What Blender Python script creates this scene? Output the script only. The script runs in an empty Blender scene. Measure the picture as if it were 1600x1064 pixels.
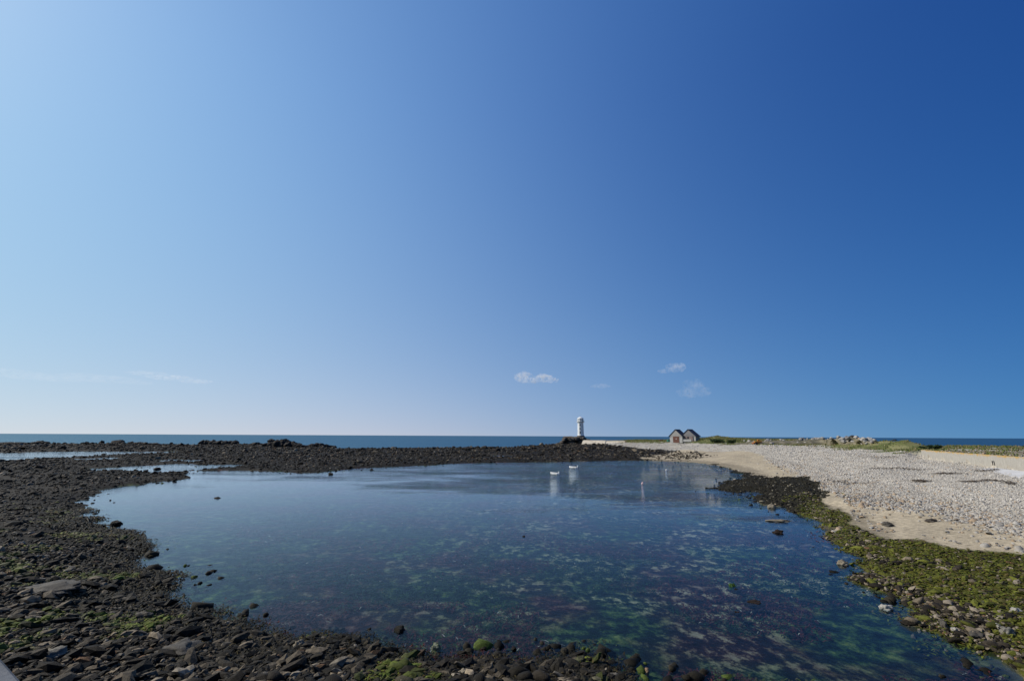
import bpy, bmesh, math, random
import numpy as np
from mathutils import Vector, Matrix, noise as mnoise

random.seed(7)
RNG = np.random.default_rng(7)
sc = bpy.context.scene
COL = sc.collection
R = math.radians

# ------------------------------------------------------------------ camera
EYE = 8.0
PITCH = math.atan(149.0 / 711.0)
ROLL = R(0.27)
cam_d = bpy.data.cameras.new('camera')
cam_d.lens = 16.0
cam_d.sensor_width = 36.0
cam_d.clip_start = 0.05
cam_d.clip_end = 200000.0
cam = bpy.data.objects.new('camera', cam_d)
COL.objects.link(cam)
cam.matrix_world = Matrix.Translation((0, 0, EYE)) @ Matrix.Rotation(R(90) + PITCH, 4, 'X') @ Matrix.Rotation(ROLL, 4, 'Z')
sc.camera = cam

# ------------------------------------------------------------------ sky, sun, exposure
SUN_AZ = R(-80.0)      # from +Y towards +X
SUN_EL = R(40.0)
world = bpy.data.worlds.new('World')
sc.world = world
world.use_nodes = True
wn = world.node_tree
wn.nodes.clear()
w_out = wn.nodes.new('ShaderNodeOutputWorld')
w_bg = wn.nodes.new('ShaderNodeBackground')
w_sky = wn.nodes.new('ShaderNodeTexSky')
w_sky.sky_type = 'NISHITA'
w_sky.sun_disc = False
w_sky.sun_elevation = SUN_EL
w_sky.sun_rotation = SUN_AZ
w_sky.altitude = 0
w_sky.air_density = 1.0
w_sky.dust_density = 0.5
w_sky.ozone_density = 1.0
# clear-air model, horizon band lowered; lens vignetting and flare veil fitted into its colour
w_tc = wn.nodes.new('ShaderNodeTexCoord')
w_map = wn.nodes.new('ShaderNodeVectorMath'); w_map.operation = 'MULTIPLY_ADD'
w_map.inputs[1].default_value = (1, 1, 0.93); w_map.inputs[2].default_value = (0, 0, 0.07)
wn.links.new(w_tc.outputs['Generated'], w_map.inputs[0])
wn.links.new(w_map.outputs[0], w_sky.inputs[0])
def wmath(op, a, b=None, c=None):
    n = wn.nodes.new('ShaderNodeMath'); n.operation = op
    for i, v in enumerate((a, b, c)):
        if v is None: continue
        if isinstance(v, (int, float)): n.inputs[i].default_value = v
        else: wn.links.new(v, n.inputs[i])
    return n.outputs[0]
w_dot = wn.nodes.new('ShaderNodeVectorMath'); w_dot.operation = 'DOT_PRODUCT'
wn.links.new(w_tc.outputs['Generated'], w_dot.inputs[0]); w_dot.inputs[1].default_value = (math.sin(SUN_AZ), math.cos(SUN_AZ), 0)
w_s = wmath('MINIMUM', wmath('MAXIMUM', w_dot.outputs['Value'], -0.68), 0.88)
w_xyz = wn.nodes.new('ShaderNodeSeparateXYZ'); wn.links.new(w_tc.outputs['Generated'], w_xyz.inputs[0])
w_z = wmath('MINIMUM', wmath('MAXIMUM', w_xyz.outputs[2], 0.0), 0.62)
w_sep = wn.nodes.new('ShaderNodeSeparateColor'); w_cmb = wn.nodes.new('ShaderNodeCombineColor')
wn.links.new(w_sky.outputs[0], w_sep.inputs[0])
for ch, (k0, g0, b1, b2, cz, csz) in enumerate(((-0.554, 0.833, 1.320, -1.147, -.37, .836), (-0.568, 0.546, 0.648, -0.396, -.29, .95), (-0.311, 0.359, 0.270, -0.187, -.053, .626))):
    expo = wmath('MULTIPLY_ADD', w_s, wmath('MULTIPLY_ADD', w_s, b2, b1), k0 + (1 - g0) * math.log(10.0))
    expo = wmath('MULTIPLY_ADD', w_z, wmath('MULTIPLY_ADD', w_s, csz, cz), expo)
    val = wmath('MULTIPLY', wmath('POWER', w_sep.outputs[ch], g0), wmath('EXPONENT', expo))
    wn.links.new(val, w_cmb.inputs[ch])
wn.links.new(w_cmb.outputs[0], w_bg.inputs[0])
w_bg.inputs[1].default_value = 0.10
wn.links.new(w_bg.outputs[0], w_out.inputs[0])

sun_d = bpy.data.lights.new('sun', 'SUN')
sun_d.energy = 4.8
sun_d.angle = R(0.5)
sun_d.color = (1.0, 0.94, 0.84)
sun = bpy.data.objects.new('sun', sun_d)
COL.objects.link(sun)
sdir = Vector((math.sin(SUN_AZ) * math.cos(SUN_EL), math.cos(SUN_AZ) * math.cos(SUN_EL), math.sin(SUN_EL)))
sun.rotation_euler = sdir.to_track_quat('Z', 'Y').to_euler()
sun.location = sdir * 100

vs = sc.view_settings
sc.display_settings.display_device = 'sRGB'
vs.view_transform = 'Standard'
vs.look = 'None'
vs.exposure = 0.0
vs.gamma = 1.0
sc.render.engine = 'CYCLES'
sc.cycles.use_denoising = True
sc.cycles.max_bounces = 6
sc.cycles.diffuse_bounces = 2
sc.cycles.glossy_bounces = 3
sc.cycles.transparent_max_bounces = 10
sc.cycles.volume_bounces = 1

# ------------------------------------------------------------------ survey: a bearing read off the photograph -> a point of the place
_M = np.array(cam.matrix_world.to_3x3())
def ray(u, v):
    d = _M @ np.array([(u - 800.0) / 711.0, (532.0 - v) / 711.0, -1.0])
    return d
def P(u, v, z=0.0):                 # where that bearing meets the height z
    d = ray(u, v)
    t = (z - EYE) / min(d[2], -1e-4)
    return Vector((d[0] * t, d[1] * t, z))
def PD(u, v, dist):                 # the point on that bearing at a forward distance
    d = ray(u, v)
    t = dist / d[1]
    return Vector((d[0] * t, d[1] * t, EYE + d[2] * t))

# ------------------------------------------------------------------ numeric helpers
def _hash(ix, iy, s):
    h = (ix.astype(np.int64) * 374761393 + iy.astype(np.int64) * 668265263 + s * 1442695041) & 0xffffffff
    h = ((h ^ (h >> 13)) * 1274126177) & 0xffffffff
    return ((h ^ (h >> 16)) & 0xffffff) / float(0xffffff)
def vnoise(x, y, s=0):
    ix, iy = np.floor(x), np.floor(y)
    fx, fy = x - ix, y - iy
    fx = fx * fx * (3 - 2 * fx); fy = fy * fy * (3 - 2 * fy)
    a = _hash(ix, iy, s); b = _hash(ix + 1, iy, s); c = _hash(ix, iy + 1, s); d = _hash(ix + 1, iy + 1, s)
    return (a * (1 - fx) + b * fx) * (1 - fy) + (c * (1 - fx) + d * fx) * fy
def fbm(x, y, s=0, o=4):
    t = 0; amp = 0.5; n = 0
    for k in range(o):
        t = t + amp * vnoise(x, y, s + k * 17); n += amp
        x = x * 2.03 + 3.1; y = y * 2.03 + 1.7; amp *= 0.5
    return t / n
def sdf(poly, x, y):                # signed distance to a polygon, negative inside
    px = np.array([p[0] for p in poly]); py = np.array([p[1] for p in poly])
    d2 = np.full(x.shape, 1e18); inside = np.zeros(x.shape, bool)
    n = len(px)
    for i in range(n):
        x0, y0, x1, y1 = px[i], py[i], px[(i + 1) % n], py[(i + 1) % n]
        ex, ey = x1 - x0, y1 - y0
        L = ex * ex + ey * ey + 1e-12
        t = np.clip(((x - x0) * ex + (y - y0) * ey) / L, 0, 1)
        d2 = np.minimum(d2, (x - x0 - t * ex) ** 2 + (y - y0 - t * ey) ** 2)
        c = ((y0 > y) != (y1 > y)) & (x < ex * (y - y0) / (ey if abs(ey) > 1e-12 else 1e-12) + x0)
        inside ^= c
    d = np.sqrt(d2)
    return np.where(inside, -d, d)
def smooth(a, b, x):
    t = np.clip((x - a) / (b - a), 0, 1)
    return t * t * (3 - 2 * t)
def polyline_d(pts, x, y):
    d2 = np.full(x.shape, 1e18)
    for (x0, y0), (x1, y1) in zip(pts[:-1], pts[1:]):
        ex, ey = x1 - x0, y1 - y0
        t = np.clip(((x - x0) * ex + (y - y0) * ey) / (ex * ex + ey * ey + 1e-12), 0, 1)
        d2 = np.minimum(d2, (x - x0 - t * ex) ** 2 + (y - y0 - t * ey) ** 2)
    return np.sqrt(d2)
def W(pts, z=0.0):
    return [tuple(P(u, v, z)[:2]) for u, v in pts]

# ------------------------------------------------------------------ object helpers
def tag(o, label=None, cat=None, group=None, kind=None):
    if label: o['label'] = label
    if cat: o['category'] = cat
    if group: o['group'] = group
    if kind: o['kind'] = kind
    return o
def link(name, me, mat=None, parent=None, loc=None):
    o = bpy.data.objects.new(name, me)
    COL.objects.link(o)
    if mat is not None and me is not None and not me.materials:
        me.materials.append(mat)
    if parent is not None: o.parent = parent
    if loc is not None: o.location = loc
    return o
def empty(name, loc, rz=0.0):
    o = bpy.data.objects.new(name, None)
    COL.objects.link(o)
    o.location = loc; o.rotation_euler = (0, 0, rz)
    o.empty_display_size = 0.3
    return o
def mesh_np(name, V, F, cols=None, smoothed=True):
    me = bpy.data.meshes.new(name)
    nv, nf, k = len(V), len(F), F.shape[1]
    me.vertices.add(nv)
    me.vertices.foreach_set('co', np.ascontiguousarray(V, np.float32).ravel())
    me.loops.add(nf * k)
    me.loops.foreach_set('vertex_index', np.ascontiguousarray(F, np.int32).ravel())
    me.polygons.add(nf)
    me.polygons.foreach_set('loop_start', np.arange(0, nf * k, k, dtype=np.int32))
    me.polygons.foreach_set('use_smooth', np.full(nf, smoothed, bool))
    me.update(calc_edges=True)
    if cols is not None:
        a = me.color_attributes.new('col', 'FLOAT_COLOR', 'POINT')
        c = np.ones((nv, 4), np.float32); c[:, :cols.shape[1]] = cols
        a.data.foreach_set('color', c.ravel())
    return me
def bm_mesh(name, bm, smoothed=False):
    me = bpy.data.meshes.new(name)
    bm.to_mesh(me); bm.free()
    if smoothed:
        for p in me.polygons: p.use_smooth = True
    return me
def add_box(bm, c, s, rz=0.0, bevel=0.0, taper=None):
    m = Matrix.Translation(c) @ Matrix.Rotation(rz, 4, 'Z') @ Matrix.Diagonal((s[0], s[1], s[2], 1))
    r = bmesh.ops.create_cube(bm, size=1.0, matrix=m)
    if bevel > 0:
        es = list({e for v in r['verts'] for e in v.link_edges})
        bmesh.ops.bevel(bm, geom=es, offset=bevel, segments=1, affect='EDGES')
    return r['verts']
def box_mesh(name, c, s, rz=0.0, bevel=0.0):
    bm = bmesh.new(); add_box(bm, c, s, rz, bevel); return bm_mesh(name, bm)
def add_lathe(bm, prof, n=24, c=(0, 0), phase=0.0, cap=True):
    rings = []
    for r_, z_ in prof:
        rings.append([bm.verts.new((c[0] + r_ * math.cos(phase + 2 * math.pi * i / n), c[1] + r_ * math.sin(phase + 2 * math.pi * i / n), z_)) for i in range(n)])
    for a, b in zip(rings[:-1], rings[1:]):
        for i in range(n):
            j = (i + 1) % n
            bm.faces.new((a[i], a[j], b[j], b[i]))
    if cap:
        bm.faces.new(list(reversed(rings[0]))); bm.faces.new(rings[-1])
def lathe_mesh(name, prof, n=24, phase=0.0, smoothed=False):
    bm = bmesh.new(); add_lathe(bm, prof, n, phase=phase); return bm_mesh(name, bm, smoothed)
def prism_mesh(name, pts, y0, y1):      # polygon in xz pushed along y
    bm = bmesh.new()
    a = [bm.verts.new((x, y0, z)) for x, z in pts]; b = [bm.verts.new((x, y1, z)) for x, z in pts]
    bm.faces.new(a); bm.faces.new(list(reversed(b)))
    for i in range(len(pts)):
        j = (i + 1) % len(pts)
        bm.faces.new((a[j], a[i], b[i], b[j]))
    bmesh.ops.recalc_face_normals(bm, faces=bm.faces)
    return bm_mesh(name, bm)

# ------------------------------------------------------------------ materials
def new_mat(name):
    m = bpy.data.materials.new(name); m.use_nodes = True
    nt = m.node_tree
    return m, nt, nt.nodes['Principled BSDF'], nt.nodes['Material Output']
def nd(nt, t, **kw):
    n = nt.nodes.new(t)
    for k, v in kw.items():
        setattr(n, k, v)
    return n
def noise_node(nt, scale, detail=4, rough=0.55, coord='Object', vec=None, mapscale=None):
    n = nd(nt, 'ShaderNodeTexNoise')
    n.inputs['Scale'].default_value = scale; n.inputs['Detail'].default_value = detail; n.inputs['Roughness'].default_value = rough
    if vec is None:
        if coord == 'World':
            g = nd(nt, 'ShaderNodeNewGeometry'); src = g.outputs['Position']
        else:
            g = nd(nt, 'ShaderNodeTexCoord'); src = g.outputs[coord]
    else: src = vec
    if mapscale:
        mp = nd(nt, 'ShaderNodeMapping'); mp.inputs['Scale'].default_value = mapscale
        nt.links.new(src, mp.inputs[0]); src = mp.outputs[0]
    nt.links.new(src, n.inputs['Vector'])
    return n
def ramp(nt, fac, stops, interp='LINEAR'):
    r = nd(nt, 'ShaderNodeValToRGB'); r.color_ramp.interpolation = interp
    els = r.color_ramp.elements
    while len(els) < len(stops): els.new(0.5)
    for e, (p, c) in zip(els, stops):
        e.position = p; e.color = (*c, 1) if len(c) == 3 else c
    nt.links.new(fac, r.inputs[0]); return r
def mixc(nt, fac, a, b, mode='MIX'):
    m = nd(nt, 'ShaderNodeMix', data_type='RGBA', blend_type=mode)
    for key, val in ((0, fac), (6, a), (7, b)):
        if hasattr(val, 'is_output'): nt.links.new(val, m.inputs[key])
        elif isinstance(val, (int, float)): m.inputs[key].default_value = val
        else: m.inputs[key].default_value = (*val, 1)
    return m.outputs[2]
def bump(nt, b, height, strength=0.5, dist=0.05):
    n = nd(nt, 'ShaderNodeBump'); n.inputs['Strength'].default_value = strength; n.inputs['Distance'].default_value = dist
    nt.links.new(height, n.inputs['Height']); nt.links.new(n.outputs[0], b.inputs['Normal']); return n
def simple(name, c, rough=0.8, var=0.25, scale=3.0, bmp=0.2, bdist=0.02, c2=None, metallic=0.0):
    m, nt, b, _ = new_mat(name)
    n = noise_node(nt, scale, 6)
    lo = tuple(x * (1 - var) for x in c); hi = c2 or tuple(min(1, x * (1 + var)) for x in c)
    r = ramp(nt, n.outputs[0], [(0.3, lo), (0.7, hi)])
    nt.links.new(r.outputs[0], b.inputs['Base Color'])
    b.inputs['Roughness'].default_value = rough; b.inputs['Metallic'].default_value = metallic; b.inputs['Specular IOR Level'].default_value = .5 if rough < .5 else .15
    n2 = noise_node(nt, scale * 6, 5)
    if bmp: bump(nt, b, n2.outputs[0], bmp, bdist)
    return m
def attr_mat(name, rough=0.75, nscale=9.0, amount=0.35, bmp=0.35, bdist=0.03, coat=0.0):
    m, nt, b, _ = new_mat(name)
    a = nd(nt, 'ShaderNodeVertexColor', layer_name='col')
    n = noise_node(nt, nscale, 6, 0.6, 'World')
    r = ramp(nt, n.outputs[0], [(0.28, (1 - amount,) * 3), (0.72, (1 + amount,) * 3)])
    nt.links.new(mixc(nt, 1.0, a.outputs[0], r.outputs[0], 'MULTIPLY'), b.inputs['Base Color'])
    b.inputs['Roughness'].default_value = rough; b.inputs['Specular IOR Level'].default_value = .12
    if bmp:
        n2 = noise_node(nt, nscale * 3, 5, 0.6, 'World'); bump(nt, b, n2.outputs[0], bmp, bdist)
    return m

# ------------------------------------------------------------------ the shape of the place
POOL = W([(125, 789), (140, 775), (160, 767), (190, 760), (225, 756), (250, 752), (275, 750), (295, 745), (287, 740), (300, 736),
          (325, 735), (366, 735), (397, 735), (427, 737), (465, 738), (487, 739), (502, 737), (525, 736), (542, 732), (566, 731), (600, 730),
          (645, 728), (679, 726), (709, 724), (751, 723), (804, 722.5), (858, 722), (896, 721), (975, 719.5), (1020, 720), (1065, 721),
          (1088, 723), (1117, 727), (1137, 731), (1152, 738), (1171, 749), (1137, 752), (1117, 763), (1147, 769), (1175, 768), (1190, 772),
          (1175, 779), (1222, 792), (1246, 798), (1259, 806), (1297, 822), (1287, 830), (1299, 839), (1319, 856), (1351, 879), (1367, 895),
          (1341, 908), (1389, 924), (1421, 951), (1442, 978), (1490, 994), (1530, 1007), (1565, 1023), (1584, 1044), (1640, 1085),
          (1560, 1150), (1300, 1110), (1000, 1080), (975, 1060), (945, 1045), (925, 1030), (870, 1032), (835, 1040), (780, 1035), (750, 1035),
          (712, 1037), (680, 1045), (657, 1027), (612, 1020), (575, 1010), (552, 1000), (512, 1002), (495, 995), (460, 1007), (440, 1000),
          (400, 990), (372, 975), (342, 972), (337, 955), (304, 950), (292, 959), (283, 950), (253, 932), (253, 923), (274, 917), (271, 904),
          (250, 898), (207, 895), (201, 880), (213, 868), (228, 856), (234, 840), (189, 831), (161, 821), (131, 816), (131, 807)])
POOL_A = W([(-160, 706), (0, 707), (87, 705.5), (225, 705), (287, 706), (250, 709), (212, 709.5), (150, 712), (75, 716), (0, 720), (-160, 727)])
POOL_B = W([(150, 732), (175, 731), (240, 727), (275, 726), (370, 727), (366, 730), (312, 735), (250, 737), (212, 735), (170, 735)])
POOL_C = W([(776, 712), (797, 712), (799, 714.2), (777, 714.4)])
POOL_D = W([(128, 717), (160, 715.5), (170, 717), (135, 719)])
POOL_E = W([(255, 719.5), (270, 718), (330, 719), (310, 721), (262, 721)])
POOLS = [POOL, POOL_A, POOL_B, POOL_C, POOL_D, POOL_E]

# land profiles along bearings: (column in the photo, [(row, height), ...]) from near to far, then a fall to the sea
PROF = [
    (-500, [(1064, 2.0), (900, 1.0), (800, .6), (735, .4), (715, .35), (705, .7), (694, 1.5)]),
    (0,    [(1040, 1.9), (950, 1.2), (860, .8), (800, .55), (740, .35), (722, .3), (706, .35), (700, .8), (690.5, 1.5)]),
    (200,  [(1040, 1.8), (960, 1.0), (900, .6), (780, .4), (735, .3), (706, .35), (701, .8), (692.5, 1.5)]),
    (400,  [(1050, 1.2), (990, .5), (736, .25), (722, .6), (708, .8), (694, 1.6)]),
    (480,  [(1050, 1.0), (1000, .4), (739, .25), (722, .6), (708, .8), (698, 1.2)]),
    (600,  [(1060, .8), (1020, .35), (731, .25), (715, .8), (700.5, 1.3)]),
    (720,  [(1064, .6), (1035, .3), (725, .3), (710, .8), (699, 1.5)]),
    (850,  [(1064, .5), (1040, .3), (722, .3), (708, 1.), (695, 1.8)]),
    (880,  [(1064, .5), (1040, .3), (722, .3), (708, 1.), (694.5, 2.2), (691.5, 2.7)]),
    (960,  [(1064, .5), (1045, .2), (720, .4), (704, 1.4), (698, 2.0), (691.5, 3.8)]),
    (1000, [(1064, .5), (1050, .2), (721, .5), (704, 1.5), (697, 2.8), (690.5, 4.4), (688.5, 5.0)]),
    (1060, [(1064, .5), (1050, .2), (721, .4), (708, 1.2), (696, 3.5), (689.5, 5.2)]),
    (1130, [(1064, .5), (1050, .2), (731, .3), (722, .7), (705, 2.4), (697, 4.2), (691.5, 5.3), (685.5, 7.1)]),
    (1200, [(1064, .5), (1050, .2), (775, .3), (745, 1.), (712, 2.9), (698, 4.5), (694, 5.1), (688, 6.2)]),
    (1300, [(1064, .5), (1050, .2), (822, .3), (788, .8), (740, 2.1), (712, 3.6), (700, 4.6), (696, 5.), (688, 6.2)]),
    (1380, [(1064, .4), (910, .3), (820, .8), (760, 2.0), (730, 3.0), (712, 3.8), (703, 4.6), (694, 5.9), (691, 6.3)]),
    (1430, [(1064, .4), (960, .3), (840, .7), (780, 1.6), (740, 2.7), (717, 3.6), (706, 4.7), (698, 5.4)]),
    (1447, [(1064, .4), (960, .3), (840, .7), (780, 1.6), (745, 2.6), (718, 3.5), (713, 3.6), (704, 5.2), (698, 5.4)]),
    (1500, [(1100, .3), (1000, .3), (900, .5), (850, .75), (820, 1.2), (770, 2.3), (735, 3.3), (724, 3.5), (716, 3.6), (706, 5.2), (697, 5.35)]),
    (1600, [(1120, .2), (1064, .3), (940, .55), (870, .9), (830, 1.4), (780, 2.4), (748, 3.2), (737, 3.45), (726, 3.6), (712, 5.2), (698, 5.35)]),
    (1900, [(1150, .3), (1064, .5), (960, .9), (900, 1.4), (850, 2.2), (800, 3.0), (770, 3.4), (752, 3.6), (735, 5.2), (702, 5.35)]),
    (2300, [(1250, .5), (1100, 1.0), (960, 2.0), (900, 3.0), (850, 3.4), (730, 3.6), (710, 3.6)]),
]
PAZ, PR, PZ = [], [], []
for u, rows in PROF:
    rr, zz = [], []
    for v, z in rows:
        p = P(u, v, z); rr.append(math.hypot(p.x, p.y)); zz.append(z)
    az = math.atan2(P(u, 800, 0).x, P(u, 800, 0).y)
    far = rr[-1]
    if u < 870: tail = [(far + 12, zz[-1] - .4), (far + 40, -3.0)]
    elif u < 1340: tail = [(max(far + 30, 420), zz[-1]), (max(far + 30, 420) + 60, -3.0)]
    else: tail = [(far + 12, zz[-1] - .1), (far + 50, -3.0)]
    PAZ.append(az); PR.append(np.array(rr + [t[0] for t in tail])); PZ.append(np.array(zz + [t[1] for t in tail]))
PAZ = np.array(PAZ)
# the sea wall's line, and the made ground behind it
WALL0 = P(1441, 716, 3.55); WALL1 = P(1600, 736, 3.5)
_wd = (WALL1 - WALL0); _wd.z = 0; _wd.normalize()
WALL2 = WALL1 + _wd * 45
WN = Vector((-_wd.y, _wd.x, 0))         # away from the beach
if WN.x < 0: WN = -WN
WALL_TOP = 5.42
BACK = [tuple((WALL0 + WN * .25)[:2]), tuple((WALL2 + WN * .25)[:2]), tuple((WALL2 + WN * 42)[:2]), tuple((WALL0 + WN * 42 + _wd * -12)[:2])]

def land(x, y):
    az = np.arctan2(x, y); r = np.hypot(x, y)
    i = np.clip(np.searchsorted(PAZ, az) - 1, 0, len(PAZ) - 2)
    t = np.clip((az - PAZ[i]) / (PAZ[i + 1] - PAZ[i]), 0, 1)
    z = np.zeros_like(x)
    for k in range(len(PAZ) - 1):
        m = i == k
        if m.any():
            za = np.interp(r[m], PR[k], PZ[k]); zb = np.interp(r[m], PR[k + 1], PZ[k + 1])
            z[m] = za * (1 - t[m]) + zb * t[m]
    return z
def pool_sd(x, y):
    r = np.hypot(x, y)
    wob = (fbm(x * .45, y * .45, 5, 4) - .5) * np.clip(r * .05, .6, 4.0)
    d = sdf(POOL, x, y) + wob * 1.1
    wob2 = (fbm(x * .16, y * .16, 9, 4) - .5) * 13
    for q in POOLS[1:]:
        d = np.minimum(d, sdf(q, x, y) * .5 - .6 + wob2 * .5)
    return d
def height(x, y):
    z = land(x, y)
    d = pool_sd(x, y)
    r = np.hypot(x, y)
    edge = .03 + np.clip(d, 0, None) * .13
    out = np.where(z > 0, np.minimum(z, edge + .0), z)
    depth = -np.minimum(.12 + .06 * -d, .75 + .35 * fbm(x * .2, y * .2, 41, 3))
    zz = np.where(d > 0, out, np.where(z > -.5, np.maximum(depth, d * .22), z))
    # relief of the rocky ground, stronger far out where stones are not built singly
    rough = np.clip(.05 + r * .0011, 0, .42) * smooth(-.3, 1.2, d)
    beach = smooth(1020, 1100, col_of(x, y))
    rough = rough * (1 - .8 * beach)
    zz = zz + (fbm(x * .55, y * .55, 21, 4) - .45) * rough * 1.6 + (fbm(x * .12, y * .12, 27, 3) - .5) * rough * 1.2
    # made ground behind the sea wall
    b = sdf(BACK, x, y)
    zz = np.where(b < 0, WALL_TOP - .12 + (fbm(x * .3, y * .3, 3, 3) - .5) * .15, zz)
    # grassy hummocks on the bank
    for hx, hy, hr, hh in HUMMOCKS:
        q = ((x - hx) ** 2 + (y - hy) ** 2) / (hr * hr)
        zz = zz + hh * np.exp(-q * 1.6) * (.75 + .5 * fbm(x * .5, y * .5, 33, 3))
    return zz
def col_of(x, y):                   # photo column of a bearing at the horizon
    return 800 + 711 / math.cos(PITCH) * (x / np.maximum(y, .5)) * 1.0
HUMMOCKS = []
for u, v, z, hr, hh in [(1385, 703, 4.4, 7, 1.7), (1405, 705, 4.3, 6, 1.3), (1418, 705, 4.3, 4, .9), (1350, 700, 4.6, 9, 1.2), (1462, 700, 5.2, 3, .35),
                        (1120, 691, 5.2, 12, 1.2)]:
    p = P(u, v, z); HUMMOCKS.append((p.x, p.y, hr, hh))

# zones of the shore
Z_SAND = [W([(1000, 715), (1060, 708), (1100, 711), (1150, 714), (1190, 720), (1232, 738), (1265, 757), (1300, 774), (1325, 790), (1300, 792), (1262, 768), (1230, 754), (1200, 749), (1155, 739), (1137, 731), (1117, 727), (1088, 724), (1060, 722), (1030, 720)], .7),
          W([(1312, 786), (1380, 795), (1440, 804), (1500, 820), (1560, 837), (1700, 868), (1700, 890), (1600, 868), (1560, 862), (1480, 852), (1440, 840), (1380, 832), (1340, 815)], .85)]
Z_GREEN = W([(1246, 772), (1290, 776), (1320, 790), (1342, 818), (1380, 834), (1440, 846), (1500, 858), (1560, 868), (1700, 905), (1760, 1100), (1600, 1100), (1584, 1044), (1565, 1023), (1530, 1007), (1490, 994), (1442, 978), (1421, 951), (1380, 920), (1330, 895), (1319, 856), (1290, 835), (1297, 822), (1259, 806), (1240, 798)], .35)
Z_WEED = W([(1112, 724), (1150, 735), (1200, 748), (1230, 753), (1265, 763), (1292, 778), (1264, 800), (1240, 800), (1220, 792), (1175, 781), (1180, 772), (1147, 771), (1112, 765), (1130, 750), (1165, 748)], .15)
Z_DARK = [tuple(P(u, v, z)[:2]) for u, v, z in [(-900, 1300, 1), (-1500, 690, 1), (0, 685, .6), (500, 690, .6), (860, 689, 1.2), (885, 690.5, 2.4), (940, 694.5, 2.4), (1000, 701, 2.0), (1050, 705, 1.5), (1100, 711, 1.0), (1118, 715.5, .8), (1060, 719.5, .5), (1040, 722, .2), (1000, 800, 0), (1000, 1064, 0), (1100, 1300, 0)]]
def zones(x, y):
    r = np.hypot(x, y)
    w = (fbm(x * .35, y * .35, 61, 4) - .5) * np.clip(r * .05, .5, 5)
    s = np.minimum(sdf(Z_SAND[0], x, y), sdf(Z_SAND[1], x, y)) + w * .5
    g = sdf(Z_GREEN, x, y) + w
    k = sdf(Z_WEED, x, y) + w * .8
    d = sdf(Z_DARK, x, y) + w * 1.2
    return s, g, k, d
GRASS_LINE = [(940, 3.7), (1000, 3.9), (1060, 4.5), (1130, 4.7), (1200, 4.9), (1300, 4.75), (1380, 4.3), (1430, 4.6), (1500, 5.2), (2300, 5.2)]
def grass_w(x, y, z):
    c = col_of(x, y)
    gl = np.interp(c, [g[0] for g in GRASS_LINE], [g[1] for g in GRASS_LINE])
    return smooth(-.15, .35, z - gl + (fbm(x * .25, y * .25, 71, 4) - .5) * 1.3) * (c > 930)

def ground_color(x, y, z):
    n1 = fbm(x * .8, y * .8, 81, 4)[:, None]; n2 = fbm(x * .15, y * .15, 85, 4)[:, None]
    s, g, k, d = zones(x, y)
    c = np.array([.37, .335, .275]) * (.8 + .4 * n1)                                # shingle
    r = np.hypot(x, y)
    wetb = np.array([.075, .064, .042]) * (.5 + n1)                                 # stony ground between the tide marks
    c = c + (wetb - c) * smooth(.75, .35, z)[:, None]
    dark = np.array([.012, .010, .007]) * (.3 + 1.4 * n1)
    dark = dark + (np.array([.045, .036, .025]) - dark) * smooth(.55, .75, n2) * .5
    c = np.where((d < 0)[:, None], dark, c)
    gr = np.array([.068, .066, .011]) * (.4 + 1.1 * n1)
    gr = gr + (np.array([.10, .085, .05]) - gr) * smooth(.5, .62, n2)
    c = np.where((g < 0)[:, None], gr, c)
    sand = np.array([.33, .275, .19]) * (.62 + .5 * n2 + .28 * n1) * np.where(z < .55, .62, 1.0)[:, None] ** smooth(.75, .4, z)[:, None]
    c = c + (sand - c) * smooth(.3, -.3, s)[:, None]
    c = np.where((k < 0)[:, None], np.array([.016, .014, .008]) * (.5 + n1), c)
    gw = grass_w(x, y, z)[:, None]
    grass = np.array([.085, .095, .03]) * (.55 + .9 * n1) + (np.array([.16, .13, .075])) * smooth(.5, .7, n2) * .7
    c = c + (grass - c) * gw
    b = sdf(BACK, x, y)[:, None]
    c = np.where(b < 0, np.array([.20, .165, .115]) * (.8 + .4 * n1), c)
    return c

# ------------------------------------------------------------------ shore ground: one sheet
NA, NR = 520, 500
az = np.linspace(R(-80), R(80), NA)
rad = np.exp(np.linspace(math.log(2.0), math.log(640), NR))
A_, R_ = np.meshgrid(az, rad)
gx = (R_ * np.sin(A_)).ravel(); gy = (R_ * np.cos(A_)).ravel()
gz = height(gx, gy)
gsd = pool_sd(gx, gy)
gc = ground_color(gx, gy, gz)
under = smooth(.02, -.12, gz) * (gsd < .5)
idx = np.arange(NA * NR).reshape(NR, NA)
F = np.stack([idx[:-1, :-1].ravel(), idx[:-1, 1:].ravel(), idx[1:, 1:].ravel(), idx[1:, :-1].ravel()], 1)
gcol = np.concatenate([gc, under[:, None]], 1)
shore_me = mesh_np('shore', np.stack([gx, gy, gz], 1), F[:, ::-1], gcol)

m_shore, nt, b, out = new_mat('shore_ground')
a = nd(nt, 'ShaderNodeVertexColor', layer_name='col')
n = noise_node(nt, 2.3, 8, .65, 'World')
r_ = ramp(nt, n.outputs[0], [(.25, (.5,) * 3), (.75, (1.5,) * 3)])
landc = mixc(nt, 1.0, a.outputs[0], r_.outputs[0], 'MULTIPLY')
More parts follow.
